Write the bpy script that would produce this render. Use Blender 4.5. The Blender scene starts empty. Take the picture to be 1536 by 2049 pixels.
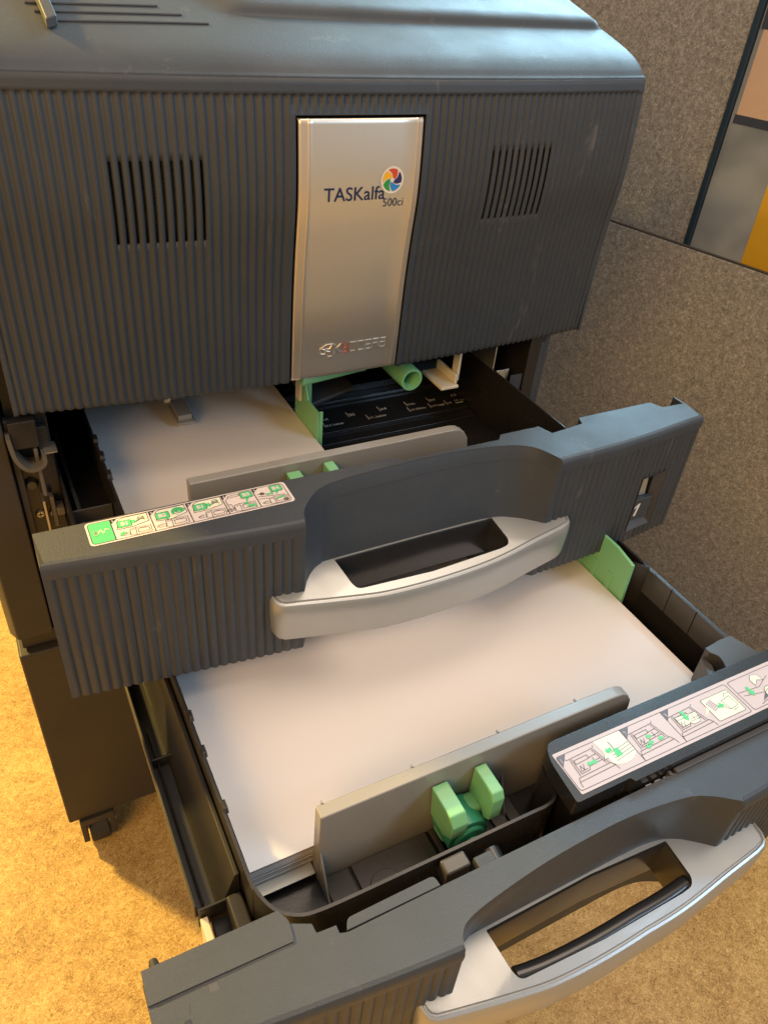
import bpy, bmesh, math, random
from mathutils import Vector, Matrix
from mathutils.geometry import delaunay_2d_cdt
random.seed(7)
R = math.radians
def tess(loops):
    """triangles (indices into the concatenated loops) of an outline with holes"""
    P = [(p[0], p[1]) for l in loops for p in l]
    mx = max(max(abs(a), abs(b)) for a, b in P) or 1.0; k = 100.0/mx
    E = []; o = 0
    for l in loops:
        n = len(l); E += [(o+i, o+(i+1) % n) for i in range(n)]; o += n
    v, e, f, ov, oe, of = delaunay_2d_cdt([Vector((a*k, b*k)) for a, b in P], E, [], 0, 1e-6)
    def inside(x, y):
        c = False
        for a, b in E:
            (x1, y1), (x2, y2) = P[a], P[b]
            if (y1 > y) != (y2 > y) and x < (x2-x1)*(y-y1)/(y2-y1)+x1: c = not c
        return c
    out = []
    for t in f:
        idx = [ov[i][0] if ov[i] else None for i in t]
        if None in idx: continue
        cx = sum(P[i][0] for i in idx)/3; cy_ = sum(P[i][1] for i in idx)/3
        if inside(cx, cy_): out.append(tuple(idx))
    return out
sc = bpy.context.scene
COL = sc.collection

# ------------------------------------------------------------------ camera
# metres; x runs along the machine's front, y goes back into it, z up.
CAMPOS = Vector((-0.07677803, -0.25671803, 0.5111324))
RX = Vector((0.88716982, -0.4542026, 0.08142305))      # camera right
DN = Vector((-0.21853877, -0.56897902, -0.79278224))   # camera down
FW = Vector((0.40641177, 0.68553838, -0.6040419))      # camera forward
cam = bpy.data.cameras.new('camera'); camo = bpy.data.objects.new('camera', cam); COL.objects.link(camo)
m = Matrix.Identity(4)
for i in range(3):
    m[i][0] = RX[i]; m[i][1] = -DN[i]; m[i][2] = -FW[i]; m[i][3] = CAMPOS[i]
camo.matrix_world = m
cam.sensor_fit = 'HORIZONTAL'; cam.sensor_width = 36.0; cam.lens = 36.0*1538/1536
cam.clip_start = 0.01; cam.clip_end = 60
sc.camera = camo

# ------------------------------------------------------------------ world and lamps (an indoor photograph)
w = bpy.data.worlds.new('World'); sc.world = w; w.use_nodes = True
bg = w.node_tree.nodes['Background']; bg.inputs[0].default_value = (0.95, 0.90, 0.86, 1); bg.inputs[1].default_value = 0.35

def area(name, loc, target, size, power, color, sy=None, spread=None):
    l = bpy.data.lights.new(name, 'AREA'); l.energy = power; l.color = color
    l.shape = 'RECTANGLE'; l.size = size; l.size_y = sy or size
    if spread: l.spread = spread
    o = bpy.data.objects.new(name, l); COL.objects.link(o)
    o.location = loc
    o.rotation_euler = (Vector(target)-Vector(loc)).to_track_quat('-Z', 'Y').to_euler()
    return o
area('window_daylight', (2.5, 2.2, 1.75), (0.3, 0.2, 0.2), 1.5, 210, (0.46, 0.80, 1.0), 1.5)
area('ceiling_light', (0.75, 0.30, 2.25), (0.5, 0.2, 0.0), 1.5, 29, (1.0, 0.79, 0.61))
area('cool_room_light', (1.5, -1.2, 1.2), (0.2, 0.3, 0.2), 0.7, 15, (0.50, 0.74, 1.0))
area('warm_lamp_side', (-1.4, -1.0, 1.3), (0.0, 0.1, -0.2), 1.1, 33, (1.0, 0.56, 0.18))
sp = bpy.data.lights.new('warm_lamp', 'SPOT'); sp.energy = 560; sp.color = (1.0, 0.66, 0.18); sp.spot_size = R(62); sp.spot_blend = 0.5; sp.shadow_soft_size = 0.10
spo = bpy.data.objects.new('warm_lamp', sp); COL.objects.link(spo); spo.location = (-1.21, 1.95, 1.5)
spo.rotation_euler = (Vector((-0.25, 0.15, -0.48))-Vector((-1.21, 1.95, 1.5))).to_track_quat('-Z', 'Y').to_euler()

sc.view_settings.view_transform = 'Standard'; sc.view_settings.look = 'None'
sc.view_settings.exposure = 0.14; sc.view_settings.gamma = 1.0

# ------------------------------------------------------------------ materials
def mat_base(name):
    m = bpy.data.materials.new(name); m.use_nodes = True
    nt = m.node_tree; b = nt.nodes['Principled BSDF']
    return m, nt, b
def N(nt, t, **k):
    n = nt.nodes.new(t)
    for a, v in k.items():
        if a.startswith('i_'): n.inputs[a[2:].replace('_', ' ')].default_value = v
        else: setattr(n, a, v)
    return n
def plastic(name, col, rough=0.45, grain=900, gs=0.12, spec=0.5, coat=0.0, smudge=0.12, metallic=0.0, vary=0.12, dust=0.0):
    m, nt, b = mat_base(name); L = nt.links.new
    tc = N(nt, 'ShaderNodeTexCoord')
    n1 = N(nt, 'ShaderNodeTexNoise', i_Scale=9.0, i_Detail=6.0, i_Roughness=0.65); L(tc.outputs['Object'], n1.inputs['Vector'])
    mr = N(nt, 'ShaderNodeMapRange'); mr.inputs[1].default_value = 0.35; mr.inputs[2].default_value = 0.7
    mr.inputs[3].default_value = max(0.03, rough-smudge*0.5); mr.inputs[4].default_value = rough+smudge
    L(n1.outputs['Fac'], mr.inputs[0]); L(mr.outputs[0], b.inputs['Roughness'])
    mx = N(nt, 'ShaderNodeMix', data_type='RGBA')
    mx.inputs[6].default_value = (*[c*(1-vary) for c in col], 1)
    mx.inputs[7].default_value = (*[min(1, c*(1+vary)+dust) for c in col], 1)
    n3 = N(nt, 'ShaderNodeTexNoise', i_Scale=23.0, i_Detail=8.0, i_Roughness=0.7); L(tc.outputs['Object'], n3.inputs['Vector'])
    L(n3.outputs['Fac'], mx.inputs[0])
    if dust > 0.005:
        mp = N(nt, 'ShaderNodeMapping'); mp.inputs['Scale'].default_value = (26, 26, 9); mp.inputs['Rotation'].default_value = (0.2, 0.3, 0.5); L(tc.outputs['Object'], mp.inputs[0])
        n4 = N(nt, 'ShaderNodeTexNoise', i_Scale=1.0, i_Detail=12.0, i_Roughness=0.78, i_Distortion=0.6); L(mp.outputs[0], n4.inputs['Vector'])
        m4 = N(nt, 'ShaderNodeMapRange'); m4.inputs[1].default_value = 0.60; m4.inputs[2].default_value = 0.80; L(n4.outputs['Fac'], m4.inputs[0])
        mx2 = N(nt, 'ShaderNodeMix', data_type='RGBA'); mx2.inputs[7].default_value = (0.16, 0.15, 0.14, 1)
        L(m4.outputs[0], mx2.inputs[0]); L(mx.outputs[2], mx2.inputs[6]); L(mx2.outputs[2], b.inputs['Base Color'])
    else: L(mx.outputs[2], b.inputs['Base Color'])
    b.inputs['Specular IOR Level'].default_value = spec; b.inputs['Metallic'].default_value = metallic
    b.inputs['Coat Weight'].default_value = coat; b.inputs['Coat Roughness'].default_value = 0.15
    if gs > 0:
        n2 = N(nt, 'ShaderNodeTexNoise', i_Scale=float(grain), i_Detail=1.5); L(tc.outputs['Object'], n2.inputs['Vector'])
        bp = N(nt, 'ShaderNodeBump'); bp.inputs['Strength'].default_value = gs; bp.inputs['Distance'].default_value = 0.0006
        L(n2.outputs['Fac'], bp.inputs['Height']); L(bp.outputs[0], b.inputs['Normal'])
    return m
def flat(name, col, rough=0.5, spec=0.4):
    m, nt, b = mat_base(name)
    b.inputs['Base Color'].default_value = (*col, 1); b.inputs['Roughness'].default_value = rough
    b.inputs['Specular IOR Level'].default_value = spec
    return m
M = {}
M['charcoal'] = plastic('charcoal_plastic', (0.034, 0.041, 0.050), 0.50, 1300, 0.38, 0.5, smudge=0.12, vary=0.10, dust=0.008)
M['housing'] = plastic('charcoal_housing', (0.032, 0.040, 0.049), 0.58, 1300, 0.40, 0.42, smudge=0.1, vary=0.10, dust=0.008)
M['dark_side'] = plastic('dark_side_cover', (0.028, 0.025, 0.022), 0.5, 700, 0.2, smudge=0.1)
M['black'] = plastic('black_tray_plastic', (0.016, 0.015, 0.015), 0.28, 500, 0.06, 0.5, smudge=0.2, vary=0.3, dust=0.004)
M['gloss_black'] = plastic('glossy_black_plastic', (0.020, 0.021, 0.023), 0.24, 300, 0.02, 0.55, coat=0.2, smudge=0.04)
M['grey_black'] = plastic('grey_black_plastic', (0.060, 0.058, 0.058), 0.30, 500, 0.08, smudge=0.1)
M['silver'] = plastic('silver_paint', (0.42, 0.43, 0.42), 0.34, 1100, 0.06, 0.5, metallic=0.6, smudge=0.06, vary=0.04)
M['greige'] = plastic('greige_plastic', (0.27, 0.26, 0.24), 0.32, 700, 0.06, 0.5, smudge=0.12, vary=0.05)
M['green'] = plastic('green_plastic', (0.19, 0.48, 0.23), 0.30, 500, 0.04, 0.5, smudge=0.08, vary=0.05)
M['dark_green'] = plastic('dark_green_plastic', (0.04, 0.28, 0.16), 0.30, 500, 0.04, 0.5, smudge=0.08, vary=0.05)
M['cream'] = plastic('cream_plastic', (0.62, 0.56, 0.42), 0.4, 500, 0.05)
M['dim_latch'] = plastic('shaded_latch_plastic', (0.10, 0.09, 0.075), 0.4, 500, 0.05)  # cream latch plastic with the shade of its dark place put into the colour
M['steel'] = plastic('zinc_steel', (0.55, 0.53, 0.48), 0.35, 300, 0.05, metallic=0.9)
M['pale_steel'] = plastic('pale_lift_plate', (0.55, 0.55, 0.50), 0.4, 300, 0.03, metallic=0.3)
M['ochre'] = flat('ochre_cork', (0.50, 0.30, 0.10), 0.6)
M['white_print'] = flat('white_print', (0.72, 0.68, 0.62))
M['lab_base'] = flat('label_base', (0.72, 0.64, 0.60), 0.33)
M['lab_pink'] = flat('label_pink', (0.60, 0.51, 0.50), 0.30, 0.3)
M['lab_green'] = flat('label_green', (0.10, 0.56, 0.22), 0.35)
M['lab_cream'] = flat('label_cream', (0.78, 0.80, 0.60), 0.35)
M['lab_line'] = flat('label_line', (0.03, 0.025, 0.025), 0.4)
M['lab_grey'] = flat('label_grey_line', (0.12, 0.11, 0.13), 0.4)
M['navy'] = flat('navy_print', (0.008, 0.022, 0.085), 0.35)
M['channel'] = plastic('matte_black_plastic', (0.020, 0.019, 0.018), 0.45, 500, 0.06, 0.4, smudge=0.12, vary=0.3)
M['rubber'] = plastic('rubber', (0.022, 0.021, 0.02), 0.6, 400, 0.1)

def brushed():
    m, nt, b = mat_base('brushed_metal_plate'); L = nt.links.new
    tc = N(nt, 'ShaderNodeTexCoord'); mp = N(nt, 'ShaderNodeMapping'); mp.inputs['Scale'].default_value = (60, 60, 4000)
    L(tc.outputs['Object'], mp.inputs[0])
    n = N(nt, 'ShaderNodeTexNoise', i_Scale=1.0, i_Detail=3.0); L(mp.outputs[0], n.inputs['Vector'])
    bp = N(nt, 'ShaderNodeBump'); bp.inputs['Strength'].default_value = 0.10; bp.inputs['Distance'].default_value = 0.0002
    L(n.outputs['Fac'], bp.inputs['Height']); L(bp.outputs[0], b.inputs['Normal'])
    b.inputs['Base Color'].default_value = (0.82, 0.73, 0.61, 1); b.inputs['Metallic'].default_value = 0.9
    b.inputs['Roughness'].default_value = 0.36
    return m
M['brushed'] = brushed()

def paper():
    m, nt, b = mat_base('copy_paper'); L = nt.links.new
    tc = N(nt, 'ShaderNodeTexCoord')
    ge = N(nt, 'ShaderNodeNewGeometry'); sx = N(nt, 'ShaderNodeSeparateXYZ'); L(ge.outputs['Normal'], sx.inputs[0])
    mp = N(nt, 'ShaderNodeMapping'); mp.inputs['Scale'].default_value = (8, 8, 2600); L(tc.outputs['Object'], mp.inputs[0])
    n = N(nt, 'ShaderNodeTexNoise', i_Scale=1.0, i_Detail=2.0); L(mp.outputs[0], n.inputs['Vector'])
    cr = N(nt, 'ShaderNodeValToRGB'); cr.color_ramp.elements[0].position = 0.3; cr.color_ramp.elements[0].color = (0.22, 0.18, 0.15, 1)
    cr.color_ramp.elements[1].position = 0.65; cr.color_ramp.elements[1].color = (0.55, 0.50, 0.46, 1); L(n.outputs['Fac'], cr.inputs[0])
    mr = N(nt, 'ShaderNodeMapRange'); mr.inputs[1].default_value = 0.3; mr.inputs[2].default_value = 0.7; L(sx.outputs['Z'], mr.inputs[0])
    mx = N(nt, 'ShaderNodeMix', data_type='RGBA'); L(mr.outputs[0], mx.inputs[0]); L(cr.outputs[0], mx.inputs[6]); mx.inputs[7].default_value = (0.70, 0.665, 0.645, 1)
    L(mx.outputs[2], b.inputs['Base Color']); b.inputs['Roughness'].default_value = 0.42; b.inputs['Specular IOR Level'].default_value = 0.42
    n2 = N(nt, 'ShaderNodeTexNoise', i_Scale=900.0, i_Detail=3.0); L(tc.outputs['Object'], n2.inputs['Vector'])
    bp = N(nt, 'ShaderNodeBump'); bp.inputs['Strength'].default_value = 0.06; bp.inputs['Distance'].default_value = 0.0003
    L(n2.outputs['Fac'], bp.inputs['Height']); L(bp.outputs[0], b.inputs['Normal'])
    return m
M['paper'] = paper()

def felt():
    m, nt, b = mat_base('mottled_felt'); L = nt.links.new
    tc = N(nt, 'ShaderNodeTexCoord')
    a = N(nt, 'ShaderNodeTexNoise', i_Scale=110.0, i_Detail=9.0, i_Roughness=0.78, i_Distortion=0.3); L(tc.outputs['Object'], a.inputs['Vector'])
    f = N(nt, 'ShaderNodeTexNoise', i_Scale=330.0, i_Detail=5.0, i_Roughness=0.75, i_Distortion=1.0); L(tc.outputs['Object'], f.inputs['Vector'])
    ad = N(nt, 'ShaderNodeMath', operation='ADD'); L(a.outputs['Fac'], ad.inputs[0])
    mu = N(nt, 'ShaderNodeMath', operation='MULTIPLY'); mu.inputs[1].default_value = 1.6; L(f.outputs['Fac'], mu.inputs[0]); L(mu.outputs[0], ad.inputs[1])
    hf = N(nt, 'ShaderNodeMath', operation='MULTIPLY'); hf.inputs[1].default_value = 0.5; L(ad.outputs[0], hf.inputs[0])
    cr = N(nt, 'ShaderNodeValToRGB'); e = cr.color_ramp.elements
    e[0].position = 0.48; e[0].color = (0.118, 0.119, 0.120, 1); e[1].position = 0.82; e[1].color = (0.54, 0.54, 0.53, 1)
    x = e.new(0.64); x.color = (0.265, 0.262, 0.256, 1); L(hf.outputs[0], cr.inputs[0]); L(cr.outputs[0], b.inputs['Base Color'])
    b.inputs['Roughness'].default_value = 0.95; b.inputs['Specular IOR Level'].default_value = 0.15
    b.inputs['Sheen Weight'].default_value = 0.25
    bp = N(nt, 'ShaderNodeBump'); bp.inputs['Strength'].default_value = 0.6; bp.inputs['Distance'].default_value = 0.002
    L(ad.outputs[0], bp.inputs['Height']); L(bp.outputs[0], b.inputs['Normal'])
    return m
M['felt'] = felt()

def lino():
    m, nt, b = mat_base('marbled_linoleum'); L = nt.links.new
    tc = N(nt, 'ShaderNodeTexCoord')
    a = N(nt, 'ShaderNodeTexNoise', i_Scale=30.0, i_Detail=9.0, i_Roughness=0.75, i_Distortion=1.2); L(tc.outputs['Object'], a.inputs['Vector'])
    f = N(nt, 'ShaderNodeTexNoise', i_Scale=230.0, i_Detail=5.0, i_Roughness=0.7, i_Distortion=1.8); L(tc.outputs['Object'], f.inputs['Vector'])
    g = N(nt, 'ShaderNodeTexNoise', i_Scale=5.0, i_Detail=3.0); L(tc.outputs['Object'], g.inputs['Vector'])
    s1 = N(nt, 'ShaderNodeMath', operation='MULTIPLY'); s1.inputs[1].default_value = 0.70; L(f.outputs['Fac'], s1.inputs[0])
    s2 = N(nt, 'ShaderNodeMath', operation='MULTIPLY'); s2.inputs[1].default_value = 0.28; L(a.outputs['Fac'], s2.inputs[0])
    s3 = N(nt, 'ShaderNodeMath', operation='MULTIPLY'); s3.inputs[1].default_value = 0.2; L(g.outputs['Fac'], s3.inputs[0])
    ad = N(nt, 'ShaderNodeMath', operation='ADD'); L(s1.outputs[0], ad.inputs[0]); L(s2.outputs[0], ad.inputs[1])
    ae = N(nt, 'ShaderNodeMath', operation='ADD'); L(ad.outputs[0], ae.inputs[0]); L(s3.outputs[0], ae.inputs[1])
    cr = N(nt, 'ShaderNodeValToRGB'); e = cr.color_ramp.elements
    e[0].position = 0.46; e[0].color = (0.20, 0.112, 0.028, 1); e[1].position = 0.68; e[1].color = (0.64, 0.46, 0.19, 1)
    x = e.new(0.57); x.color = (0.42, 0.265, 0.085, 1); L(ae.outputs[0], cr.inputs[0]); L(cr.outputs[0], b.inputs['Base Color'])
    b.inputs['Roughness'].default_value = 0.42; b.inputs['Specular IOR Level'].default_value = 0.4
    return m
M['lino'] = lino()

# ------------------------------------------------------------------ object helpers
def tag(o, label=None, cat=None, group=None, kind=None):
    if label: o['label'] = label
    if cat: o['category'] = cat
    if group: o['group'] = group
    if kind: o['kind'] = kind
    return o
def empty(name, loc, **k):
    o = bpy.data.objects.new(name, None); COL.objects.link(o); o.location = loc; o.empty_display_size = .05
    return tag(o, **k)
WORLD = {}
def link(name, me, mats, parent=None, bevel=0.0, seg=2, angle=35, smooth=True, label=None):
    """mesh in world coordinates -> object with its origin at the mesh's own centre"""
    if not isinstance(mats, (list, tuple)): mats = [mats]
    for mm in mats: me.materials.append(M[mm] if isinstance(mm, str) else mm)
    vs = [v.co for v in me.vertices]
    c = Vector([(min(v[i] for v in vs)+max(v[i] for v in vs))/2 for i in range(3)])
    me.transform(Matrix.Translation(-c))
    o = bpy.data.objects.new(name, me); COL.objects.link(o)
    WORLD[o.name] = c
    if parent is not None:
        o.parent = parent
        o.location = c - WORLD.get(parent.name, parent.location)
    else: o.location = c
    if smooth:
        me.shade_smooth()
        if bevel <= 0: me.set_sharp_from_angle(angle=R(angle))
    if bevel > 0:
        b = o.modifiers.new('bevel', 'BEVEL'); b.width = bevel; b.segments = seg; b.limit_method = 'ANGLE'; b.angle_limit = R(angle); b.harden_normals = True
        b.use_clamp_overlap = True
    if label: o['label'] = label
    return o
class G:
    """collects faces (with a material slot each)"""
    def __init__(s): s.v = []; s.f = []; s.m = []
    def face(s, pts, mi=0):
        b = len(s.v); s.v += [tuple(p) for p in pts]; s.f.append(tuple(range(b, b+len(pts)))); s.m.append(mi)
    def add(s, vs, fs, mi=0):
        b = len(s.v); s.v += [tuple(p) for p in vs]
        for f in fs: s.f.append(tuple(i+b for i in f)); s.m.append(mi)
    def box(s, x0, x1, y0, y1, z0, z1, mi=0, mat=None):
        vs = [Vector((x, y, z)) for z in (z0, z1) for y in (y0, y1) for x in (x0, x1)]
        if mat is not None: vs = [mat @ v for v in vs]
        s.add(vs, [(0, 2, 3, 1), (4, 5, 7, 6), (0, 1, 5, 4), (2, 6, 7, 3), (0, 4, 6, 2), (1, 3, 7, 5)], mi)
        return s
    def prism(s, pts, a, b, axis='z', mi=0, holes=()):
        """2-D outline swept from a to b; pts are the two other axes in order"""
        def P(p, h):
            if axis == 'z': return (p[0], p[1], h)
            if axis == 'y': return (p[0], h, p[1])
            return (h, p[0], p[1])
        loops = [list(pts)]+[list(h) for h in holes]
        flatp = [p for l in loops for p in l]
        tris = tess(loops)
        n = len(flatp)
        vs = [P(p, a) for p in flatp]+[P(p, b) for p in flatp]
        fs = [tuple(t) for t in tris]+[tuple(i+n for i in t)[::-1] for t in tris]
        o = 0
        for l in loops:
            k = len(l)
            for i in range(k): fs.append((o+i, o+(i+1) % k, n+o+(i+1) % k, n+o+i))
            o += k
        s.add(vs, fs, mi); return s
    def tube(s, path, r, seg=12, mi=0, cap=True, r2=None):
        pr = None; b = len(s.v); n = len(path); path = [Vector(p) for p in path]
        vs = []; fs = []
        for i, p in enumerate(path):
            d = (path[min(i+1, n-1)]-path[max(i-1, 0)]).normalized()
            u = d.orthogonal().normalized() if pr is None else (pr-d*pr.dot(d)).normalized()
            pr = u; v = d.cross(u); rr = r if r2 is None else r+(r2-r)*i/(n-1)
            for k in range(seg):
                a = 2*math.pi*k/seg; vs.append(p+u*math.cos(a)*rr+v*math.sin(a)*rr)
        for i in range(n-1):
            for k in range(seg): fs.append((i*seg+k, i*seg+(k+1) % seg, (i+1)*seg+(k+1) % seg, (i+1)*seg+k))
        if cap: fs.append(tuple(range(seg))[::-1]); fs.append(tuple((n-1)*seg+k for k in range(seg)))
        s.add(vs, fs, mi); return s
    def wall(s, path, t, z0, z1, mi=0, side=1):
        """open 2-D path thickened to one side, swept in z"""
        n = len(path); off = []
        for i in range(n):
            a = Vector(path[max(i-1, 0)]); b = Vector(path[min(i+1, n-1)]); d = (b-a).normalized()
            off.append((path[i][0]-d.y*t*side, path[i][1]+d.x*t*side))
        return s.prism(list(path)+off[::-1], z0, z1, 'z', mi)
    def mesh(s, name='m', weld=True, recalc=True):
        me = bpy.data.meshes.new(name); me.from_pydata(s.v, [], s.f)
        me.polygons.foreach_set('material_index', s.m)
        bm = bmesh.new(); bm.from_mesh(me)
        if weld: bmesh.ops.remove_doubles(bm, verts=bm.verts, dist=1e-5)
        if recalc: bmesh.ops.recalc_face_normals(bm, faces=bm.faces)
        bm.to_mesh(me); bm.free(); me.update(); return me
    def obj(s, name, mats, parent=None, weld=True, recalc=True, **k):
        return link(name, s.mesh(name, weld, recalc), mats, parent, **k)
def box(name, x0, x1, y0, y1, z0, z1, m, parent=None, bevel=0.0012, **k):
    return G().box(x0, x1, y0, y1, z0, z1).obj(name, m, parent, bevel=bevel, **k)
def lerp(a, b, t): return a+(b-a)*t
def interp(tab, x):
    if x <= tab[0][0]: return tab[0][1]
    for (a, va), (b, vb) in zip(tab, tab[1:]):
        if x <= b:
            t = (x-a)/(b-a); return lerp(va, vb, t)
    return tab[-1][1]
def smooth_interp(tab, x):
    """Catmull-Rom through the table"""
    n = len(tab)
    if x <= tab[0][0]: return tab[0][1]
    if x >= tab[-1][0]: return tab[-1][1]
    for i in range(n-1):
        if x <= tab[i+1][0]:
            x0, y0 = tab[i]; x1, y1 = tab[i+1]
            m0 = (y1-tab[i-1][1])/(x1-tab[i-1][0]) if i > 0 else (y1-y0)/(x1-x0)
            m1 = (tab[i+2][1]-y0)/(tab[i+2][0]-x0) if i < n-2 else (y1-y0)/(x1-x0)
            h = x1-x0; t = (x-x0)/h
            return (2*t**3-3*t*t+1)*y0+(t**3-2*t*t+t)*h*m0+(-2*t**3+3*t*t)*y1+(t**3-t*t)*h*m1
def rrect(x0, x1, y0, y1, r, seg=5):
    pts = []
    for cx, cy, a0 in ((x1-r, y0+r, -90), (x1-r, y1-r, 0), (x0+r, y1-r, 90), (x0+r, y0+r, 180)):
        for k in range(seg+1):
            a = R(a0+90*k/seg); pts.append((cx+r*math.cos(a), cy+r*math.sin(a)))
    return pts
def roundpoly(pts, r, seg=5):
    """rounded corners; r is a number or one per corner"""
    out = []; n = len(pts)
    for i in range(n):
        p = Vector(pts[i]); a = Vector(pts[i-1]); b = Vector(pts[(i+1) % n])
        rr = r[i] if isinstance(r, (list, tuple)) else r
        if rr <= 0: out.append(tuple(p)); continue
        da = (a-p); db = (b-p); l = min(rr, da.length*.48, db.length*.48)
        p0 = p+da.normalized()*l; p1 = p+db.normalized()*l
        for k in range(seg+1):
            t = k/seg; q = p0*(1-t)**2+p*2*t*(1-t)+p1*t*t; out.append((q.x, q.y))
    return out
def arcpath(pts, n=40):
    """Catmull-Rom curve through points"""
    out = []; P = [Vector(p) for p in pts]; k = len(P)
    per = max(2, n//(k-1))
    for i in range(k-1):
        p0 = P[max(i-1, 0)]; p1 = P[i]; p2 = P[i+1]; p3 = P[min(i+2, k-1)]
        for j in range(per):
            t = j/per
            q = 0.5*((2*p1)+(-p0+p2)*t+(2*p0-5*p1+4*p2-p3)*t*t+(-p0+3*p1-3*p2+p3)*t**3)
            out.append((q.x, q.y))
    out.append(tuple(P[-1])); return out

# ------------------------------------------------------------------ flat print (lettering, pictograms) as thin coloured sheets
_tc = {}
def text_tris(s, shear=0.0, bold=0.0):
    key = (s, shear, bold)
    if key in _tc: return _tc[key]
    cu = bpy.data.curves.new('t', 'FONT'); cu.body = s; cu.size = 1; cu.shear = shear; cu.offset = bold; cu.resolution_u = 4
    o = bpy.data.objects.new('t', cu); COL.objects.link(o)
    dg = bpy.context.evaluated_depsgraph_get(); dg.update()
    me = o.evaluated_get(dg).to_mesh()
    vs = [(v.co.x, v.co.y) for v in me.vertices]; fs = [tuple(p.vertices) for p in me.polygons]
    o.evaluated_get(dg).to_mesh_clear(); bpy.data.objects.remove(o); bpy.data.curves.remove(cu)
    _tc[key] = (vs, fs); return _tc[key]
class Print:
    """drawing in millimetres (u,v); fn(u,v,h) maps it to the world"""
    def __init__(s, fn): s.fn = fn; s.g = G()
    def poly(s, pts, mi, h):
        tr = tess([pts])
        vs = [s.fn(p[0], p[1], h) for p in pts]
        for t in tr: s.g.face([vs[i] for i in t], mi)
    def line(s, pts, wd, mi, h, closed=False):
        if closed: pts = list(pts)+[pts[0]]
        for a, b in zip(pts, pts[1:]):
            a = Vector(a); b = Vector(b); d = b-a
            if d.length < 1e-6: continue
            d.normalize(); n = Vector((-d.y, d.x))*wd/2; e = d*wd*0.3
            s.g.face([s.fn(*(a-e-n), h), s.fn(*(b+e-n), h), s.fn(*(b+e+n), h), s.fn(*(a-e+n), h)], mi)
    def text(s, t, u, v, size, mi, h, shear=0.0, bold=0.0, sx=1.0, rot=0.0, center=False):
        vs, fs = text_tris(t, shear, bold)
        if center:
            cx = (min(p[0] for p in vs)+max(p[0] for p in vs))/2; cy = (min(p[1] for p in vs)+max(p[1] for p in vs))/2
        else: cx = cy = 0
        c, sn = math.cos(rot), math.sin(rot)
        q = []
        for x, y in vs:
            x = (x-cx)*size*sx; y = (y-cy)*size
            q.append(s.fn(u+x*c-y*sn, v+x*sn+y*c, h))
        for f in fs: s.g.face([q[i] for i in f], mi)
def circ(cx, cy, r, n=24, a0=0, a1=360, ry=None):
    ry = ry or r
    return [(cx+r*math.cos(R(a0+(a1-a0)*k/n)), cy+ry*math.sin(R(a0+(a1-a0)*k/n))) for k in range(n+(0 if a1-a0 == 360 else 1))]

# ================================================================== the setting
FZ = -0.48
G().box(-6, 7, -5, 7, FZ-0.05, FZ).obj('floor', 'lino', smooth=False)
tag(bpy.data.objects['floor'], kind='structure')

# felt screens to the right: s runs along them (away from the viewer), n is their outward normal
W0 = Vector((0.90, 0.682, 0)); WT = Vector((-0.2556, 0.9668, 0)); WN = Vector((0.9668, 0.2556, 0))
def wp(s, d, z): p = W0+WT*s+WN*d; return Vector((p.x, p.y, z))
def wbox(g, s0, s1, d0, d1, z0, z1, mi=0):
    vs = [wp(s, d, z) for z in (z0, z1) for d in (d0, d1) for s in (s0, s1)]
    g.add(vs, [(0, 2, 3, 1), (4, 5, 7, 6), (0, 1, 5, 4), (2, 6, 7, 3), (0, 4, 6, 2), (1, 3, 7, 5)], mi)
    return g
low = empty('felt_partition', wp(-0.3, -0.05, FZ), label='low brown felt screen standing on the floor beside the copier, in front of the taller one', cat='partition')
wbox(G(), -1.3, 1.2, -0.08, -0.072, FZ+0.012, 0.1752).obj('felt_panel', 'felt', low, bevel=0.002)
wbox(G(), -1.3, 1.2, -0.0795, -0.0725, FZ, FZ+0.012).obj('base_rail', 'rubber', low)
wbox(G(), -1.3, 1.2, -0.0795, -0.0725, 0.1753, 0.1768).obj('edge_trim', 'dark_side', low)
hi = empty('tall_partition', wp(0.3, 0.02, FZ), label='tall brown felt screen behind the low one, with a dark blue edge strip', cat='partition')
wbox(G(), -0.0877, 1.6, 0.0, 0.03, FZ+0.01, 0.53).obj('felt_panel', 'felt', hi, bevel=0.003)
wbox(G(), -0.0877, 1.6, 0.001, 0.029, FZ, FZ+0.01).obj('base_rail', 'rubber', hi)
M['navy_trim'] = plastic('navy_edge_strip', (0.016, 0.035, 0.06), 0.35, 300, 0.05)
wbox(G(), -0.0965, -0.0880, -0.003, 0.032, FZ, 0.535).obj('edge_strip', 'navy_trim', hi, bevel=0.001)
# glossy picture board beyond the strip
def board():
    m, nt, b = mat_base('glossy_picture_print'); L = nt.links.new
    b.inputs['Roughness'].default_value = 0.25
    tc = N(nt, 'ShaderNodeTexCoord'); n = N(nt, 'ShaderNodeTexNoise', i_Scale=7.0, i_Detail=2.0, i_Distortion=1.0)
    L(tc.outputs['Object'], n.inputs['Vector'])
    cr = N(nt, 'ShaderNodeValToRGB'); e = cr.color_ramp.elements
    e[0].position = 0.35; e[0].color = (0.18, 0.21, 0.24, 1); e[1].position = 0.7; e[1].color = (0.31, 0.35, 0.39, 1)
    L(n.outputs['Fac'], cr.inputs[0]); L(cr.outputs[0], b.inputs['Base Color'])
    return m
M['board_grey'] = board()
M['board_peach'] = plastic('peach_print', (0.62, 0.45, 0.33), 0.3, 300, 0.0, vary=0.12)
M['board_navy'] = plastic('navy_print_band', (0.05, 0.06, 0.085), 0.3, 300, 0.0)
M['board_yellow'] = plastic('yellow_print', (0.62, 0.36, 0.02), 0.45, 300, 0.05, vary=0.1)
pb = empty('picture_board', wp(-0.4, 0.015, FZ), label='glossy board printed grey, peach and yellow, standing right of the dark blue strip', cat='board')
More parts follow.
